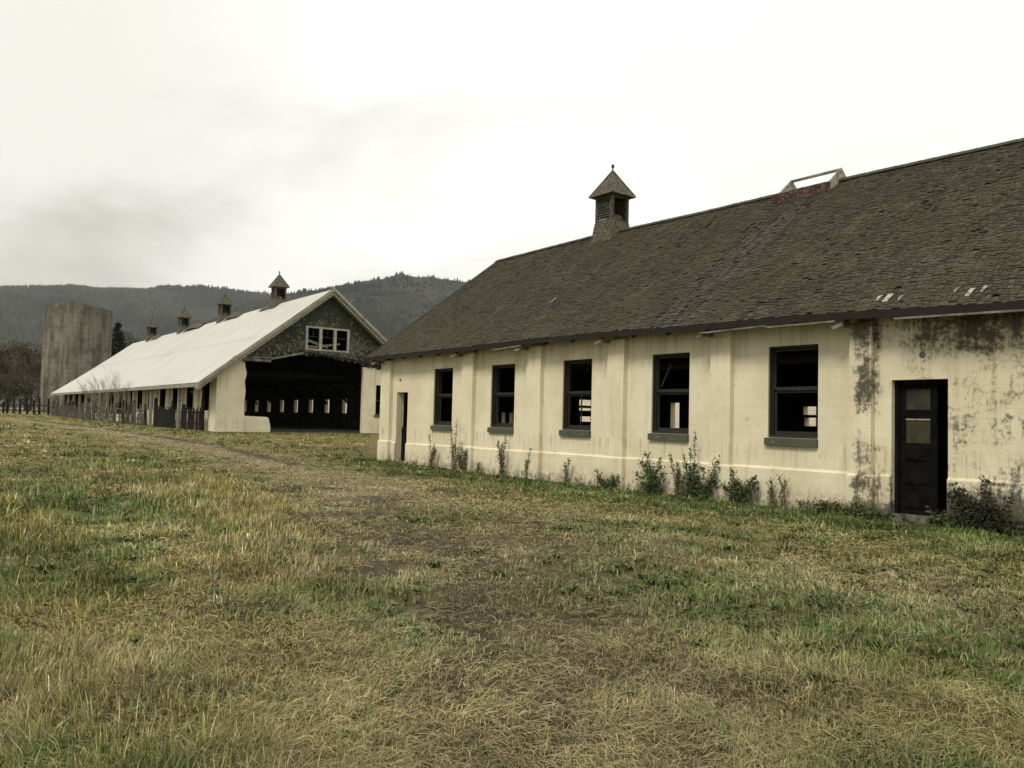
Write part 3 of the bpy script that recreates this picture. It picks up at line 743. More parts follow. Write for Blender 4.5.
    for sgn in (1, -1):
        y = yb+.0
        rk.hexa([(XR-sgn*(XR-XE+.02), y, ez(y)-.05), (XR, y, rz(y)-.20), (XR, y+.035, rz(y)-.20), (XR-sgn*(XR-XE+.02), y+.035, ez(y)-.05),
                 (XR-sgn*(XR-XE+.02), y, ez(y)+.15), (XR, y, rz(y)+.03), (XR, y+.035, rz(y)+.03), (XR-sgn*(XR-XE+.02), y+.035, ez(y)+.15)])
    rk.build('rake_board', M['fascia'], nb)
    # soffit closing the gap between wall head and deck
    sf = MB()
    for i in range(n):
        a = ya+(yb-ya)*i/n; b = ya+(yb-ya)*(i+1)/n
        sf.hexa([(A-.02, a, ez(a)+.20), (A+.32, a, ez(a)+.20), (A+.32, b, ez(b)+.20), (A-.02, b, ez(b)+.20), (A-.02, a, ez(a)+.37), (A+.32, a, ez(a)+.60), (A+.32, b, ez(b)+.60), (A-.02, b, ez(b)+.37)])
    sf.build('wall_plate', M['fascia'], nb)
roof_near()
cp = cupola(nb, XR, 20.72, 8.42, 3, True)
# open ridge ventilator frame
ym0, ym1 = 11.78, 13.32; zr_ = rz(12.5)
vt = None
for s in (-1, 1):
    c = MB(); x = XR+s*.60; zb_ = zr_-.60*.77
    c.box(x-.02, x+.02, ym0, ym1+.25, zb_+.03, zb_+.30)
    for k in range(7):
        yy = ym0+.04+k*.26+.01; c.box(x-.028, x+.028, yy, yy+.02, zb_+.035, zb_+.295)
    if vt is None: vt = c.build('ridge_ventilator', M['rust'], nb)
    else: c.build('curb_board', M['rust'], vt)
for y in (ym0, ym1):
    e = MB(); e.prism([(XR-.57, zr_-.35), (XR+.57, zr_-.35), (XR+.57, zr_-.12), (XR, zr_+.36), (XR-.57, zr_-.12)], 1, y, y+.05)
    e.build('end_panel', M['palewood'], vt)
e = MB(); e.box(XR-.03, XR+.03, ym0+.05, ym1, zr_+.28, zr_+.345)
e.build('ridge_bar', M['raft'], vt)
e = MB()
for k in range(6): e.bar((XR-.62-k*.02, ym1-.1+k*.05, zr_-.46-k*.03), (XR-.95-k*.1, ym1-.05+k*.09, zr_-.72-k*.075), .10, .02)
e.build('broken_flashing', M['palewood'], vt)

# ------------------------------------------------------------------ FAR BARN
BY, BX, BR, BXE, BZE, BZR, BF = 49.6, 15.735, 22.93, 14.49, 3.36, 9.93, 104.4
BW = 2*BR-BX
fb_ = thing('barn', (BR, BY, .48), 'farther white roofed barn with dark green gable and wide open front', 'barn')
GZ = .48
# side walls with tall windows
def bay(i): return 50.95+i*3.35
wins = [(bay(i)+(0 if i < 6 else -.9), bay(i)+(1.5 if i < 6 else 1.95), 1.75 if i < 6 else 1.2, 3.75) for i in range(16)]
w = MB(); wall(w, lambda u, v, t: (BX+t, u, v), BY+.3, BF-.7, -.2, 4.1, wins, .12, mi_rev=1); w.build('left_side_wall', [M['wall'], M['inner']], fb_)
rwins = [(60.55+i*3.35-6.7, 60.55+i*3.35-6.7+.85, 1.85, 3.0) for i in range(10)]
w = MB(); wall(w, lambda u, v, t: (BW-t, u, v), BY+.3, BF-.7, -.2, 4.1, rwins, .3); w.build('right_side_wall', [M['wall'], M['inner']], fb_)
for i in range(15):
    y = bay(i)+2.0; p = MB(); p.box(BX-.14, BX+.01, y, y+.62, -.1, 3.95); p.build('pilaster', M['wall'], fb_)
p = MB(); p.box(BX-.05, BX+.005, BY+.01, BF-.5, -.1, 1.30); p.build('side_plinth', M['wall'], fb_)
# front wall pieces
p = MB(); rs = random.Random(2)
# left pier: up to the opening, broken edge
edge = [(17.52, .2), (17.50, 1.5), (17.46, 2.3), (17.52, 3.0), (17.44, 3.6), (17.55, 4.1), (17.42, 4.6), (17.40, 5.02)]
poly = [(BX, .2)]+edge+[(16.62, 5.02), (BX, 4.33)]
p.prism(poly, 1, BY, BY+.3)
p.build('left_front_wall', M['wall'], fb_)
p = MB(); p.prism([(17.53, .2), (19.16, .2), (19.20, .75), (19.05, 1.35), (18.9, 1.43), (17.51, 1.47)], 1, BY+.004, BY+.30)
p.build('low_front_wall', M['wall'], fb_)
p = MB(); p.box(BX-.06, 17.50, BY-.055, BY+.004, .1, 1.44); p.build('front_plinth', M['wall'], fb_)
w = MB(); wall(w, lambda u, v, t: (u, BY+t, v), 25.62, BW, -.2, 4.35, [(26.6, 27.9, 1.75, 3.8)], .3)
w.prism([(25.62, 4.35), (BW, 4.35), (29.3, 4.96), (25.58, 5.0)], 1, BY+.002, BY+.298); w.build('right_front_wall', [M['wall'], M['inner']], fb_)
p = MB(); p.box(25.65, BW+.05, BY-.055, BY-.002, .1, 1.44); p.build('front_plinth', M['wall'], fb_)
q = MB(); q.box(26.6, 26.66, BY+.05, BY+.2, 1.75, 3.8); q.box(27.82, 27.90, BY+.05, BY+.2, 1.75, 3.8); q.box(26.66, 27.82, BY+.06, BY+.19, 2.7, 2.78); q.box(26.66, 27.82, BY+.06, BY+.19, 1.75, 1.83)
fw = q.build('window', M['frame'], fb_); q = MB(); q.box(26.5, 28.0, BY-.09, BY+.04, 1.60, 1.748); q.build('window_sill', M['sill'], fw)
# gable above the opening, window hole left free
SL = (BZR-BZE)/(BR-BXE)
def rl(x): return BZR-abs(x-BR)*SL
g = MB(); W0, W1, WZ0, WZ1 = 21.33, 24.40, 5.88, 7.46
def lowz(x): return float(np.interp(x, [16, 17.4, 19.0, 21.0, 22.5, 25.4, 26, 30], [5.02, 5.02, 5.36, 5.72, 5.74, 5.35, 5.1, 5.05]))
xs = sorted([16.6, 17.4, 18.2, 19.0, 19.8, 20.5, 21.0, W0, 22.0, BR, 23.7, W1, 25.0, 25.4, 26.2, 27.2, 28.3, 29.28])
for a, b in zip(xs[:-1], xs[1:]):
    segs = [(lowz(a), lowz(b), rl(a)-.1, rl(b)-.1)]
    if W0-1e-6 <= a and b <= W1+1e-6: segs = [(lowz(a), lowz(b), WZ0, WZ0), (WZ1, WZ1, rl(a)-.1, rl(b)-.1)]
    for (l0, l1, h0, h1) in segs:
        if h0-l0 < .0 and h1-l1 < .0: continue
        h0 = max(h0, l0+.001); h1 = max(h1, l1+.001)
        g.face([(a, BY-.03, l0), (b, BY-.03, l1), (b, BY-.03, h1), (a, BY-.03, h0)], 0)
        g.face([(a, BY+.12, l0), (a, BY+.12, h0), (b, BY+.12, h1), (b, BY+.12, l1)], 1)
        g.face([(a, BY-.03, l0), (a, BY+.12, l0), (b, BY+.12, l1), (b, BY-.03, l1)], 0)
for (a, b, c, d_) in ((W0, W0, WZ0, WZ1), (W1, W1, WZ0, WZ1)): g.face([(a, BY-.03, c), (a, BY+.12, c), (a, BY+.12, d_), (a, BY-.03, d_)], 0)
g.build('gable', [M['gable'], M['inner']], fb_)
rs = random.Random(77); ls = MB()
for k in range(1500):
    x = rs.uniform(17.6, 28.6); z = lowz(x)+abs(rs.gauss(0, .75)) if rs.random() < .6 else rs.gauss(6.9, .8)
    if z > rl(x)-.25 or z < lowz(x)-.05 or (W0-.1 < x < W1+.1 and WZ0-.1 < z < WZ1+.05): continue
    if rs.random() > .9-.10*abs(x-22.6): continue
    w_ = rs.uniform(.03, .075); h_ = rs.uniform(.06, .17); t_ = rs.uniform(-.4, .4); o_ = rs.uniform(.02, .07); yy = BY-.034
    ca, sa = math.cos(t_), math.sin(t_)
    def Q(u, v, o): return (x+u*ca-v*sa, yy-o, z+u*sa+v*ca)
    ls.face([Q(-w_, 0, o_), Q(w_, 0, o_), Q(w_*.8, h_, .003), Q(-w_*.8, h_, .003)], 0, rs.random())
for k in range(210):
    x = rs.uniform(17.3, 28.8); z = lowz(x); w_ = rs.uniform(.03, .12); h_ = rs.uniform(.04, .28)
    ls.face([(x-w_, BY-.05, z+.05), (x-w_*.5, BY-.06, z-h_), (x+w_*.4, BY-.06, z-h_*.8), (x+w_, BY-.05, z+.05)], 0, rs.random())
lo = ls.build('loose_shingles', M['loose'], fb_); lo['kind'] = 'stuff'
# hanging canopy boards left along the head of the opening
g = MB(); g.bar((17.2, BY-.10, 5.0), (19.0, BY-.16, 4.98), .06, .16); g.bar((19.0, BY-.18, 5.12), (21.2, BY-.14, 5.66), .06, .14); g.bar((16.7, BY-.08, 5.12), (19.1, BY-.08, 5.2), .05, .10)
hb = g.build('lintel_board', M['raft'], fb_)
g = MB(); g.bar((21.2, BY-.09, 5.71), (25.5, BY-.09, 5.36), .06, .10); g.bar((25.2, BY-.10, 5.3), (29.0, BY-.10, 4.9), .06, .14); g.build('lintel_board', M['fascia'], fb_)
# gable window: three lights
q = MB(); T = .13
yf0, yf1 = BY-.09, BY+.06
q.box(W0-.02, W0+T, yf0, yf1, WZ0, WZ1); q.box(W1-T, W1+.02, yf0, yf1, WZ0, WZ1); q.box(W0+T, W1-T, yf0+.004, yf1-.004, WZ1-.12, WZ1-.001); q.box(W0+T, W1-T, yf0+.004, yf1-.004, WZ0, WZ0+.1)
third = (W1-W0)/3
for k in (1, 2): q.box(W0+third*k-.10, W0+third*k+.10, yf0+.002, yf1-.002, WZ0+.1, WZ1-.12)
gw = q.build('gable_window', M['white'], fb_)
for k in range(3):
    s = MB(); a = W0+third*k+.14; b = W0+third*(k+1)-.14; m_ = (a+b)/2
    s.box(a-.03, a+.015, BY-.02, BY+.02, WZ0+.1, WZ1-.12); s.box(b-.015, b+.03, BY-.02, BY+.02, WZ0+.1, WZ1-.12); s.box(a+.015, b-.015, BY-.018, BY+.018, WZ0+.88, WZ0+.93)
    if k < 2: s.box(m_-.018, m_+.018, BY-.016, BY+.016, WZ0+.93, WZ1-.12)
    s.build('sash', M['frame'], gw)
s = MB(); s.bar((W0+.1, BY+.5, WZ0+.75), (W0+1.9, BY+.7, WZ0+.32), .05, .16); s.bar((W0+.9, BY+.5, WZ0+.28), (W1-.3, BY+.7, WZ0+.62), .05, .14); s.bar((W0+.1, BY+.6, WZ0+.28), (W0+1.1, BY+.7, WZ0+.30), .05, .14)
s.build('fallen_board', M['white'], gw)
# roof
def bz(y): return float(np.interp(y, [49, 58, 64, 72, 80, 90, 104.4], [0, -.03, -.06, -.13, -.22, -.22, -.25]))
r = MB(); ny = 40; nx = 6
ya, yb = 48.9, BF
for i in range(ny):
    a = ya+(yb-ya)*i/ny; b = ya+(yb-ya)*(i+1)/ny
    for sgn in (1, -1):
        for j in range(nx):
            t0, t1 = j/nx, (j+1)/nx
            def P(y, t, dz): return (BR-sgn*(BR-BXE)*(1-t), y, BZE+(BZR-BZE)*t + bz(y)*(.35+.65*t) - .10*math.sin(math.pi*t) + dz)
            q = [P(a, t0, .06), P(a, t1, .06), P(b, t1, .06), P(b, t0, .06)]; q2 = [P(a, t0, .03), P(b, t0, .03), P(b, t1, .03), P(a, t1, .03)]
            r.face(q if sgn > 0 else q[::-1], 0); r.face(q2 if sgn > 0 else q2[::-1], 1)
            if j == 0: r.face([q[3], q2[1], q2[0], q[0]], 0)
r.build('metal_roof', [M['metal'], M['fascia']], fb_)
# rafters and trusses inside
for i in range(13):
    y = 51.5+i*4.1; tr = MB()
    for sgn in (1, -1): tr.bar((BR-sgn*(BR-BXE-1.3), y, BZE+.72), (BR, y, BZR-.28+bz(y)), .10, .18)
    tr.bar((BX+.3, y, 4.25), (BW-.3, y, 4.25), .10, .2); tr.bar((BX+.5, y+.12, 2.6), (BR-2.5, y+.12, 6.6), .08, .16); tr.bar((BW-.5, y+.12, 2.6), (BR+2.5, y+.12, 6.6), .08, .16)
    tr.build('truss', M['doorw'], fb_)
fl = MB(); fl.box(BX+.3, BW-.3, BY+.6, BF-.5, -.1, .62); fl.build('floor', M['floor'], fb_)
w = MB(); w.prism([(BX, 0), (BW, 0), (BW, 3.9), (BR, 9.4), (BX, 3.9)], 1, BF-.6, BF-.35); w.build('far_end_wall', M['inner'], fb_)
# rake boards: two steps, both sides
for sgn in (1, -1):
    rb = MB(); up = (0, 1, 0)
    for (off, ht, yo, m_) in ((-.16, .26, 48.86, 0), (-.40, .24, 48.98, 0)):
        xa = BR-sgn*(BR-BXE+.05); za = BZE-.03
        rb.hexa([(xa, yo, za+off), (BR, yo, BZR+off+.05), (BR, yo+.06, BZR+off+.05), (xa, yo+.06, za+off), (xa, yo, za+off+ht), (BR, yo, BZR+off+ht+.05), (BR, yo+.06, BZR+off+ht+.05), (xa, yo+.06, za+off+ht)] if sgn > 0 else
                [(BR, yo, BZR+off+.05), (xa, yo, za+off), (xa, yo+.06, za+off), (BR, yo+.06, BZR+off+.05), (BR, yo, BZR+off+ht+.05), (xa, yo, za+off+ht), (xa, yo+.06, za+off+ht), (BR, yo+.06, BZR+off+ht+.05)])
    # soffit between rake and gable
    rb.hexa([(xa, 49.05, za-.30), (BR, 49.05, BZR-.26), (BR, BY-.04, BZR-.26), (xa, BY-.04, za-.30), (xa, 49.05, za-.10), (BR, 49.05, BZR-.06), (BR, BY-.04, BZR-.06), (xa, BY-.04, za-.10)][::1])
    rb.build('rake_board', M['trim'], fb_, fix=True)
ef = MB(); ef.box(BXE-.03, BXE, 49.1, BF, BZE-.22, BZE+.0); ef.build('eave_board', M['trim'], fb_)
for (y, x) in ((60.9, 14.75), (67.5, 14.75), (54.4, 14.9)):
    p = MB(); p.box(x-.09, x+.09, y-.09, y+.09, .3, 3.45); p.build('eave_post', M['trim'], fb_)
for k, y in enumerate((58.6, 71.0, 83.3, 95.6)):
    cupola(fb_, BR, y, 9.86+bz(y), 3+k*2)
rs = random.Random(8)
for (y0, y1, h) in ((66.2, 70.0, .35), (76.6, 82.2, .42), (91.4, 94.6, .32), (59.6, 61.5, .16)):
    p = MB(); n = 8
    for i in range(n):
        a = y0+(y1-y0)*i/n; b = y0+(y1-y0)*(i+1)/n
        ha = h*math.sin(math.pi*(i/n*.8+.1))+rs.uniform(-.03, .03); hb_ = h*math.sin(math.pi*((i+1)/n*.8+.1))
        z = BZR+bz(a)
        for s in (1, -1):
            p.face([(BR, a, z+ha+.08), (BR, b, z+hb_+.08), (BR-s*.55, b, z-.34+hb_*.5), (BR-s*.55, a, z-.34+ha*.5)][::s])
    p.build('torn_ridge_cap', M['ridge'], fb_)

# ------------------------------------------------------------------ pale building added behind the barns so their window openings look bright
sb = thing('added_outbuilding', (40, 75, .5), 'low pale building added behind both barns so their empty windows look bright', 'added_outbuilding')
w = MB(); wall(w, lambda u, v, t: (37+t, u, v), 22, 128, -.2, 5.0, [(24+i*5.2, 25.3+i*5.2, 3.3, 4.2) for i in range(20)], .2); w.box(44, 44.2, 22, 128, -.2, 5.0); w.box(37.2, 44, 22, 22.2, -.2, 5.0); w.box(37.2, 44, 127.8, 128, -.2, 5.0)
w.build('wall', [M['shed'], M['inner']], sb)
w = MB(); w.prism([(36.5, 4.9), (44.7, 4.9), (40.6, 7.2)], 1, 21.6, 128.4); w.build('roof', M['fascia'], sb)

# ------------------------------------------------------------------ silo
sc_ = Vector((22.75, 139.5, 1.0)); SR = 4.62
silo = thing('silo', sc_, 'tall round weathered concrete silo with a broken rim, behind the white roofed barn', 'silo')
s = MB(); n = 72; rs = random.Random(4)
rim = []
for k in range(n):
    t = 2*math.pi*k/n; dx = math.cos(t)
    side = math.cos(t)*.79-math.sin(t)*.61      # towards the right of the photo
    z = 17.7 - max(0, side-.45)*1.5 + rs.uniform(-.08, .06) + (-.18 if k % 9 < 2 else 0) + side*.40
    rim.append(z)
nr = 26
for k in range(n):
    t0 = 2*math.pi*k/n; t1 = 2*math.pi*((k+1) % n)/n
    for j in range(nr):
        za = (rim[k]-.5)*j/nr+.5; zb_ = (rim[k]-.5)*(j+1)/nr+.5; zc = (rim[(k+1) % n]-.5)*j/nr+.5; zd = (rim[(k+1) % n]-.5)*(j+1)/nr+.5
        def rad(z): return SR*(1.045-.045*min(1, z/17.7))
        def P(t, z, dr=0): r_ = rad(z)+dr; return (sc_.x+math.cos(t)*r_, sc_.y+math.sin(t)*r_, z)
        s.face([P(t0, za), P(t1, zc), P(t1, zd), P(t0, zb_)])
        s.face([P(t0, za, -.25), P(t0, zb_, -.25), P(t1, zd, -.25), P(t1, zc, -.25)])
    s.face([P(t0, rim[k]), P(t1, rim[(k+1) % n]), P(t1, rim[(k+1) % n], -.25), P(t0, rim[k], -.25)])
s.build('silo_wall', M['conc'], silo)
s = MB()
for z in np.arange(2.0, 17, 1.25):
    for k in range(n):
        t0 = 2*math.pi*k/n; t1 = 2*math.pi*(k+1)/n; r_ = SR*(1.045-.045*min(1, z/17.7))+.012
        s.face([(sc_.x+math.cos(t0)*r_, sc_.y+math.sin(t0)*r_, z), (sc_.x+math.cos(t1)*r_, sc_.y+math.sin(t1)*r_, z), (sc_.x+math.cos(t1)*r_, sc_.y+math.sin(t1)*r_, z+.05), (sc_.x+math.cos(t0)*r_, sc_.y+math.sin(t0)*r_, z+.05)])
s.build('hoop', M['conc'], silo)

# ------------------------------------------------------------------ fences
def H(x, y): return float(gz(x, y))
def fence(label, pts, step, hrange, wr, mat, gapp, lean, seed, post_step=2.6, rails=(.45, 1.1), post_h=1.5, board=True, group='old wooden fences by the barn', sep_boards=False):
    rs = random.Random(seed); p0 = pts[0]
    th = thing('wooden_fence', (p0[0], p0[1], H(*p0)), label, 'fence', group)
    bd = MB(); rl_ = MB()
    for (ax, ay), (bx, by_) in zip(pts[:-1], pts[1:]):
        L = math.hypot(bx-ax, by_-ay); d = ((bx-ax)/L, (by_-ay)/L); t = 0
        while board and t < L:
            wd = rs.uniform(*wr)
            if rs.random() > gapp:
                x = ax+d[0]*(t+wd/2); y = ay+d[1]*(t+wd/2); z = H(x, y); h = rs.uniform(*hrange); l = rs.gauss(0, lean)
                a = Vector((x, y, z-.05)); b = Vector((x+d[0]*l, y+d[1]*l, z+h)); n_ = Vector((-d[1], d[0], 0))
                D = Vector((d[0], d[1], 0))
                bd.hexa([a-D*wd/2-n_*.015, a+D*wd/2-n_*.015, a+D*wd/2+n_*.015, a-D*wd/2+n_*.015, b-D*wd/2-n_*.015, b+D*wd/2-n_*.015+Vector((0, 0, rs.uniform(-.06, .06))), b+D*wd/2+n_*.015, b-D*wd/2+n_*.015])
                if sep_boards: bd.build('board', mat, th); bd = MB()
            t += wd+rs.uniform(*step)
        for rh in rails:
            t = 0
            while t < L:
                t2 = min(L, t+post_step); z1_ = H(ax+d[0]*t, ay+d[1]*t); z2_ = H(ax+d[0]*t2, ay+d[1]*t2)
                if rs.random() > .12: rl_ = MB(); rl_.bar((ax+d[0]*t+.05, ay+d[1]*t, z1_+rh+rs.uniform(-.05, .05)), (ax+d[0]*t2+.05, ay+d[1]*t2, z2_+rh+rs.uniform(-.1, .05)), .05, .10); rl_.build('rail', mat, th)
                t = t2
        t = 0
        while t <= L+.01:
            x = ax+d[0]*t+.1; y = ay+d[1]*t; z = H(x, y); p = MB(); h = post_h*rs.uniform(.85, 1.12); l = rs.gauss(0, .04)
            p.tube([(x, y, z-.1), (x+l, y+l, z+h*.5), (x+l*1.7, y+l, z+h)], [.13, .12, .11], 7); p.build('post', mat, th)
            t += post_step*rs.uniform(.7, 1.3)
    if board and not sep_boards: bd.build('boards', mat, th)
    return th
fence('dense dark upright board fence against the side of the white roofed barn', [(15.2, 50.8), (14.72, 59.8)], (.005, .03), (1.2, 1.5), (.09, .15), M['darkfence'], .03, .04, 1, 3.0, post_h=1.85)
fence('ragged leaning board fence in front of the far half of the barn side', [(14.6, 62.0), (14.3, 76), (14.2, 101)], (.02, .30), (.8, 1.8), (.14, .30), M['fence'], .12, .14, 2, 2.6, post_h=1.7, sep_boards=True)
fence('row of dark rough posts running left from the far end of the white roofed barn', [(14.1, 103), (11.2, 117.5), (4, 131)], (.3, .9), (.9, 1.4), (.1, .2), M['darkfence'], .75, .1, 3, 2.4, post_h=1.9, sep_boards=True)
b = MB(); b.bar((9.6, 116.5, .9), (11.2, 116.4, 2.6), .12, .22); o = b.build('loose_board', M['trim']); o['label'] = 'pale board leaning across the post fence at the far left'; o['category'] = 'board'

# ------------------------------------------------------------------ trees and shrubs
def leaf_mesh(name, pts, size, cols, mat, parent, seed, aspect=1.0):
    rs = np.random.RandomState(seed); n = len(pts); pts = np.asarray(pts)
    d1 = rs.normal(size=(n, 3)); d1 /= np.linalg.norm(d1, axis=1)[:, None]; d2 = np.cross(d1, rs.normal(size=(n, 3))); d2 /= np.linalg.norm(d2, axis=1)[:, None]+1e-9
    sz = size*rs.uniform(.5, 1.3, n)[:, None]
    V = np.stack([pts-d1*sz, pts-d2*sz*.5*aspect, pts+d1*sz, pts+d2*sz*.5*aspect], 1).reshape(-1, 3)
    F = np.arange(n*4)
    off = np.array(WORLD_LOC[parent.name]); V = V-off
    o = np_mesh(name, V, F, np.full(n, 4), [mat], np.repeat(cols, 4, 0)); o.parent = parent; WORLD_LOC[o.name] = Vector(off)
    return o
def bare_tree(x, y, h, label, seed, col=(.085, .065, .042), spread=.42, name='bare_tree', group='bare trees beyond the barns', n_leaf=7000):
    rs = random.Random(seed); nr_ = np.random.RandomState(seed); z = H(x, y)-.1
    th = thing(name, (x, y, z), label, 'tree', group)
    t = MB(); tips = []
    t.tube([(x, y, z), (x+.1, y, z+h*.25), (x+rs.uniform(-.3, .3), y, z+h*.55), (x+rs.uniform(-.6, .6), y, z+h*.92)], [h*.022, h*.017, h*.011, .03], 7)
    def branch(p, d, L, r, lv):
        q = Vector(p)+Vector(d)*L; m = (Vector(p)+q)/2+Vector((rs.uniform(-.08, .08)*L, rs.uniform(-.08, .08)*L, .06*L))
        t.tube([p, m, q], [r, r*.75, r*.45], 5); tips.append((m, L)); tips.append((q, L))
        if lv > 0:
            for k in range(4):
                dd = (Vector(d)+Vector((rs.uniform(-.7, .7), rs.uniform(-.7, .7), rs.uniform(-.1, .6)))).normalized()
                branch(m if k < 2 else q, dd, L*rs.uniform(.45, .7), r*.5, lv-1)
    for k in range(10):
        a = rs.uniform(0, 6.28); zz_ = z+h*rs.uniform(.06, .7)
        branch((x, y, zz_), Vector((math.cos(a)*.8, math.sin(a)*.8, rs.uniform(.4, 1.1))).normalized(), h*spread*rs.uniform(.5, .9), h*.009, 2)
    t.build('trunk', M['bark'], th)
    c = np.array([tuple(q[0]) for q in tips]); L = np.array([q[1] for q in tips]); idx = nr_.randint(0, len(c), n_leaf)
    P = c[idx]+nr_.normal(size=(n_leaf, 3))*L[idx][:, None]*.42
    P = P[P[:, 2] > z+.4]
    cols = np.array(col)[None]*nr_.uniform(.45, 1.5, (len(P), 1))*np.array([1, 1, 1])[None]
    leaf_mesh('crown', P, h*.026, cols, M['leaf'], th, seed, .45)
    return th
def conifer(x, y, h, label, seed):
    rs = np.random.RandomState(seed); z = H(x, y)-.1
    th = thing('evergreen_tree', (x, y, z), label, 'tree')
    t = MB(); t.tube([(x, y, z), (x, y, z+h*.5), (x, y, z+h*.97)], [h*.022, h*.014, .03], 7)
    P = []; 
    for k in range(150):
        f = rs.rand()**.8; zz_ = z+h*(.08+.9*f); L = h*.24*(1-f)**.8*rs.uniform(.6, 1.1)+.2; a = rs.uniform(0, 6.28)
        t.tube([(x, y, zz_), (x+math.cos(a)*L, y+math.sin(a)*L, zz_-L*.25)], [.05, .015], 4)
        s = rs.rand(34)[:, None]; q = np.array([[x, y, zz_]])+s*np.array([[math.cos(a)*L, math.sin(a)*L, -L*.25]])+rs.normal(size=(34, 3))*.16*L**.5
        P.append(q)
    P = np.concatenate(P); t.build('trunk', M['bark'], th)
    leaf_mesh('crown', P, h*.03, np.array([[.014, .018, .010]])*rs.uniform(.5, 1.7, (len(P), 1)), M['leaf'], th, seed, .6)
def polar(azd, r): return r*math.sin(RAD(azd)), r*math.cos(RAD(azd))
TR = [(5.2, 160, 8.5, 'low bushy brown tree in front of the taller bare ones left of the silo', (.060, .050, .03)),
      (6.9, 185, 9.5, 'dark brown tree tucked against the left silo wall', (.045, .038, .026)),
      (4.6, 175, 12.2, 'broad bare brown tree at the left edge of the photo', (.075, .063, .036)),
      (5.7, 190, 12.8, 'second bare tree from the left edge, olive brown crown', (.070, .062, .036)),
      (6.6, 172, 11.0, 'reddish brown bare tree beside the left side of the silo', (.078, .060, .036)),
      (3.6, 168, 10.5, 'partly cut off brown tree at the extreme left of the field', (.075, .058, .038)),
      (12.4, 185, 14.5, 'brown leafless tree just right of the dark evergreen behind the silo', (.075, .060, .042)),
      (13.5, 200, 15.0, 'greyish brown tree rising over the far end of the white roof', (.068, .060, .046)),
      (14.6, 205, 14.5, 'low brown tree crown behind the farthest cupola', (.072, .060, .042)),
      (7.9, 240, 13.0, 'pale brown bare tree hidden mostly behind the silo', (.08, .066, .045))]
for i, (az, r, h, lb, c) in enumerate(TR):
    x, y = polar(az, r); bare_tree(x, y, h, lb, 20+i, c)
x, y = polar(11.5, 172); conifer(x, y, 17.5, 'dark evergreen tree beside the right side of the silo', 5)
x, y = polar(10.6, 186); conifer(x, y, 15.5, 'second dark evergreen, half hidden by the silo', 6)
for i, (az, r, h, lb) in enumerate([(4.2, 150, 5.2, 'low scrubby bush with tan twigs at the far left edge'), (5.6, 155, 5.8, 'olive brown bush left of the silo foot'), (6.8, 150, 5.0, 'dark bush against the silo foot')]):
    x, y = polar(az, r); bare_tree(x, y, h, lb, 60+i, [(.12, .09, .05), (.07, .066, .03), (.045, .042, .025)][i], .75, 'bush', 'bushes at the end of the field', 1800)
# bare shrub by the ragged fence
def twiggy(x, y, h, label, seed):
    rs = random.Random(seed); z = H(x, y)-.05; th = thing('bare_shrub', (x, y, z), label, 'shrub'); t = MB()
    def br_(p, d, L, r, lv):
        q = Vector(p)+Vector(d)*L; t.bar(p, q, r*2, r*2, w2=r*1.2)
        if lv:
            for k in range(3): br_(q if k else (Vector(p)+q)/2, (Vector(d)+Vector((rs.uniform(-.5, .5), rs.uniform(-.5, .5), rs.uniform(-.05, .4)))).normalized(), L*rs.uniform(.5, .8), r*.62, lv-1)
    for k in range(9):
        a = rs.uniform(0, 6.28); br_((x+math.cos(a)*.15, y+math.sin(a)*.15, z), Vector((math.cos(a)*.5, math.sin(a)*.5, 1)).normalized(), h*rs.uniform(.28, .40), .022, 4)
    t.build('branches', M['twig'], th)
twiggy(13.0, 66.5, 4.4, 'bare twiggy shrub standing before the ragged fence and white roofed barn', 3)

# weeds along the wall
def weed(x, y, h, kind, label, seed, col):
    rs = random.Random(seed); nr_ = np.random.RandomState(seed); z = H(x, y)-.02
    th = thing('weed', (x, y, z), label, 'weed', 'weeds along the foot of the cream wall')
    t = MB(); P = []; nst = {'tall': 6, 'bush': 9, 'single': 2, 'low': 7}[kind]
    for k in range(nst):
        hh = h*(1 if k == 0 else rs.uniform(.45, .9)); sp = {'tall': .22, 'bush': .42, 'single': .10, 'low': .40}[kind]
        a = rs.uniform(0, 6.28); e = Vector((x+math.cos(a)*sp*rs.random()*.6, y+math.sin(a)*sp, z+hh)); b0 = Vector((x+rs.uniform(-.05, .05), y+rs.uniform(-.1, .1), z)); m = (b0+e)/2+Vector((rs.uniform(-.04, .04), rs.uniform(-.04, .04), .05))
        t.tube([b0, m, e], [.010, .008, .004], 5)
        nl = int({'tall': 95, 'bush': 150, 'single': 85, 'low': 95}[kind])
        s = nr_.rand(nl, 1)**(.8 if kind == 'tall' else 1.1); q = np.array(b0)*(1-s)+np.array(e)*s
        wd = {'tall': .055, 'bush': .10, 'single': .055, 'low': .10}[kind]
        P.append(q+nr_.normal(size=(nl, 3))*wd*(1.15-s*.8))
        for j in range(4):
            s0 = rs.uniform(.35, .9); p = b0.lerp(e, s0); a2 = rs.uniform(0, 6.28); q2 = p+Vector((math.cos(a2)*.09, math.sin(a2)*.12, .12)); t.bar(p, q2, .006, .006)
    t.build('stems', M['stem'], th); P = np.concatenate(P); P = P[P[:, 0] < A-.06]
    c = np.array(col)[None]*nr_.uniform(.5, 1.6, (len(P), 1))
    leaf_mesh('leaves', P,   .040 if kind in ('bush', 'low') else .033, c, M['leaf'], th, seed, .9)
M['stem'] = material('weed_stems', m_plain((.09, .075, .035), .3, 9), .8)
GR = (.048, .072, .024); BRN = (.15, .125, .06); OL = (.085, .092, .035)
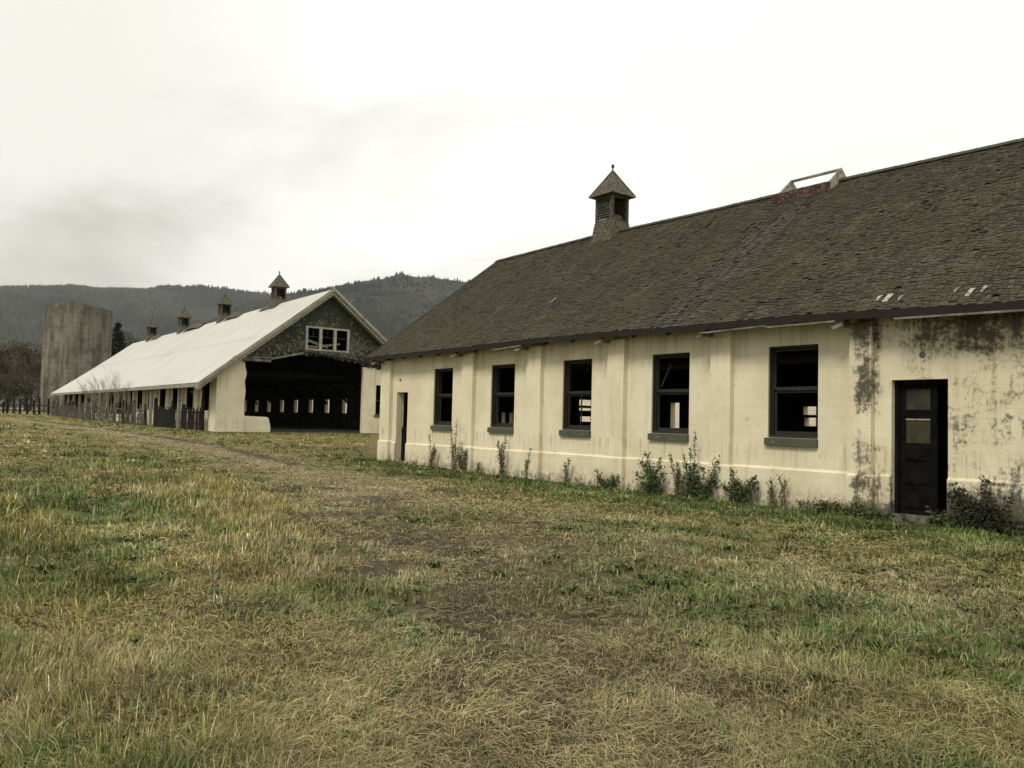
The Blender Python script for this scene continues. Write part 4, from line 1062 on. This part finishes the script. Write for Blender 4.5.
WE = [(23.2, .95, 'tall', 'brownish thin weed under the leftmost window', BRN), (21.75, 1.45, 'tall', 'tallest dry brown weed, between the two leftmost windows', BRN),
      (21.3, .85, 'tall', 'short green weed right beside the tallest dry brown one', OL), (20.5, .30, 'single', 'tiny sprig left of the leafy weed below the second window', OL),
      (19.25, 1.05, 'tall', 'leafy upright weed below the second window from the left', OL), (18.05, .78, 'single', 'slim single stem before the second pilaster from the left of the window row', GR),
      (16.35, .62, 'single', 'small slim weed under the middle window', GR), (14.75, .38, 'low', 'low spreading weed at the foot of the pilaster right of the middle window', GR),
      (13.25, .85, 'bush', 'wide dark bushy weed under the fourth window', GR), (12.45, .85, 'tall', 'sparse dry weed between the wide bushy weed and the big tall one', BRN),
      (12.05, 1.32, 'tall', 'big tall dark green weed right of the fourth window', GR), (11.7, .8, 'bush', 'leafy base clump leaning on the big tall weed', GR), (10.72, .62, 'bush', 'round green clump left of the rightmost window', GR),
      (10.0, .55, 'single', 'small upright weed under the left end of the rightmost window', OL), (9.68, .60, 'single', 'reddish brown slim weed under the rightmost window', BRN),
      (8.9, .22, 'low', 'low green sprigs under the right end of the rightmost window', OL), (8.35, .22, 'low', 'low weed at the foot of the black stained pilaster', OL), (7.72, .18, 'low', 'creeping green weed before the left end of the door step', GR), (6.35, .30, 'low', 'small green clump right of the door step', GR),
      (5.95, .78, 'bush', 'dark bushy weed right of the black door', (.022, .026, .012)), (5.45, .55, 'bush', 'low dark weed at the right edge below the stained wall', (.024, .028, .013))]
for i, (y, h, k, lb, c) in enumerate(WE): weed(A-(.28 if k != 'single' else .22), y, h*1.18, k, lb, 100+i, c)

# ------------------------------------------------------------------ grass
def blades(name, label, n_cl, per, seed, r_rng, lying=False, cat='grass'):
    rs = np.random.RandomState(seed)
    ir = rs.uniform(1/r_rng[1], 1/r_rng[0], n_cl); r = 1/ir
    fr = rs.rand(n_cl) < .38; r = np.where(fr, np.exp(rs.uniform(np.log(11), np.log(r_rng[1]*1.25), n_cl)), r); az = np.radians(rs.uniform(-8, 84, n_cl))
    dsc = rs.rand(n_cl) < .10; r = np.where(dsc, np.sqrt(rs.uniform(.1, 170, n_cl)), r); az = np.where(dsc, np.radians(rs.uniform(-75, 150, n_cl)), az)
    x = r*np.sin(az); y = r*np.cos(az); r = np.maximum(r, 2.4)
    ok = ~((x > A-.18) & (y < 27.8) & (x < 40)) & ~((x > 15.4) & (y > 48.6)) & ~((x > 14.3) & (y > 27.6) & (x > 14+(y-27)*.55))
    f = fields(x, y)
    keep = np.where(f['mud'] > .4, .30, 1)*np.where(f['track'] > .5, .6, 1)*np.where(f['rut'] > .5, .12, 1)
    if lying: keep = np.where(f['mud'] > .4, .55, 1.0)*(1-.75*f['green'])
    ok &= rs.rand(n_cl) < keep
    x, y, r = x[ok], y[ok], r[ok]; f = {k: v[ok] for k, v in f.items()}; n = len(x)
    tall = f['tall']; 
    hb = .035+.05*f['n2']+.125*tall+.045*f['green']*(1-tall)
    hb = hb*(1-.6*f['track'])*(1-.35*f['mud'])*rs.uniform(.6, 1.45, n)
    hb = hb*np.where((x > 14.0) & (y > 6.2) & (y < 7.9), .45, 1)
    # colour of the clump
    c = np.repeat(STRAW[None], n, 0)
    def mixc(c, col, w): w = np.clip(w, 0, 1)[:, None]; return c*(1-w)+col[None]*w
    c = mixc(c, TAN, np.clip((f['n2']-.35)*2, 0, 1)*rs.rand(n)); c = mixc(c, OLIVE, rs.rand(n)**1.3*.9)
    c = mixc(c, GREEN, f['green']*rs.uniform(.55, 1.2, n)); c = mixc(c, OCHRE, np.clip(f['ochre'], 0, 1)*rs.uniform(0, .7, n)*(1-f['green']))
    c = mixc(c, PALE, (rs.rand(n) < .10+.12*tall)*rs.uniform(.3, 1, n)*(1-.6*f['green']))
    c = mixc(c, PALE*.85, f['track']*.75); c = mixc(c, TAN*.75, f['mud']*.6)
    c = c*np.clip(.55+.9*fbm(x, y, .8, 91, 3), .5, 1.5)[:, None]*rs.uniform(.7, 1.3, (n, 1))
    N = n*per
    idx = np.repeat(np.arange(n), per)
    a = rs.uniform(0, 2*np.pi, N); rad = np.abs(rs.normal(0, 1, N))*(.035+.02*tall[idx])*(1+r[idx]*.06)
    if lying: rad = rs.uniform(0, .25, N)*(1+r[idx]*.05)
    ox, oy = np.cos(a)*rad, np.sin(a)*rad
    bx, by_ = x[idx]+ox, y[idx]+oy; bz_ = gz(bx, by_)
    L = hb[idx]*rs.uniform(.5, 1.25, N)
    a2 = a+rs.normal(0, .7, N)
    lean = np.clip(np.abs(rs.normal(.85, .42, N))-.25*tall[idx], .05, 1.5)
    # wind- and foot-flattened direction shared by neighbours
    flow = vnoise(bx, by_, 1.4, 77)*4*np.pi; a2 = np.where(rs.rand(N) < .45, flow+rs.normal(0, .5, N), a2)
    if lying:
        lean = rs.uniform(1.2, 1.52, N); L = rs.uniform(.03, .19, N); a2 = np.where(rs.rand(N) < .5, flow+rs.normal(0, .6, N), rs.uniform(0, 6.28, N))
    W = np.maximum(.0017, .00055*r[idx])*rs.uniform(.6, 1.5, N)
    broad = ((rs.rand(n) < .018+.035*f['green']) & (r < 14))[idx] & (not lying)
    W = np.where(broad, W*4.2, W); L = np.where(broad, np.minimum(L, .09)*1.1, L); lean = np.where(broad, rs.uniform(.7, 1.35, N), lean)
    if lying: W *= .62
    d = np.stack([np.cos(a2), np.sin(a2)], 1); pr = np.stack([-d[:, 1], d[:, 0]], 1)
    tw = rs.uniform(-.6, .6, N); 
    s1, c1_ = np.sin(lean*.6), np.cos(lean*.6); s2, c2_ = np.sin(np.minimum(lean*1.18, 1.65)), np.cos(np.minimum(lean*1.18, 1.65))
    if lying: s1, c1_, s2, c2_ = np.sin(lean*.95), np.cos(lean*.95), np.sin(lean), np.cos(lean)*.2-.05
    m = np.stack([bx+d[:, 0]*s1*L*.5, by_+d[:, 1]*s1*L*.5, bz_+c1_*L*.5+.004], 1)
    t = np.stack([m[:, 0]+d[:, 0]*s2*L*.5, m[:, 1]+d[:, 1]*s2*L*.5, m[:, 2]+c2_*L*.5], 1)
    if lying: base_z = bz_+rs.uniform(.003, .05, N)*(1-.6*f['mud'][idx]); m[:, 2] = base_z+.5*c1_*L; t[:, 2] = base_z+c2_*L
    else: base_z = bz_-.01
    B = np.stack([bx, by_, base_z], 1)
    wv = np.stack([pr[:, 0]*np.cos(tw), pr[:, 1]*np.cos(tw), np.sin(tw)], 1)
    # turn the wide side partly up so blades catch light
    V = np.stack([B-wv*W[:, None], B+wv*W[:, None], m+wv*W[:, None]*.8, m-wv*W[:, None]*.8, t], 1).reshape(-1, 3)
    b = (np.arange(N)*5)[:, None]
    F = np.concatenate([b+0, b+1, b+2, b+3, b+3, b+2, b+4], 1).reshape(-1)
    LT = np.tile([4, 3], N)
    cc = c[idx]*np.exp(rs.normal(-.04, .36, (N, 1))).clip(.35, 1.7); cc = np.where(broad[:, None], GREEN[None]*rs.uniform(.5, 1.1, (N, 1)), cc)
    if lying: cc = cc*.55+(.45*(STRAW*.9)[None])*rs.uniform(.5, 1.4, (N, 1))*np.where(rs.rand(N, 1) < .35, .5, .92)
    C = np.repeat(cc, 5, 0)
    o = np_mesh(name, V, F, LT, [M['blade']], C)
    return stuff(o, label, cat)
blades('dry_grass', 'mixed dry straw and green grass standing over the whole field', 60000, 11, 11, (2.4, 85))
blades('cut_straw', 'flattened dead straw lying between the grass tufts', 30000, 12, 12, (2.4, 45), True, 'straw')

# ------------------------------------------------------------------ haze
hz = MB(); hz.box(-6200, 6200, -6200, 6200, -3.5, 1000)
hm = bpy.data.materials.new('haze_air'); hm.use_nodes = True
for nd in list(hm.node_tree.nodes):
    if nd.type == 'BSDF_PRINCIPLED': hm.node_tree.nodes.remove(nd)
pv = hm.node_tree.nodes.new('ShaderNodeVolumePrincipled'); pv.inputs['Density'].default_value = .00005; pv.inputs['Color'].default_value = (.92, .94, .95, 1); pv.inputs['Anisotropy'].default_value = .2
hm.node_tree.links.new(pv.outputs[0], [n for n in hm.node_tree.nodes if n.type == 'OUTPUT_MATERIAL'][0].inputs['Volume'])
ho = hz.build('haze', hm); ho['kind'] = 'stuff'; ho['label'] = 'thin pale haze over the valley'; ho['category'] = 'haze'
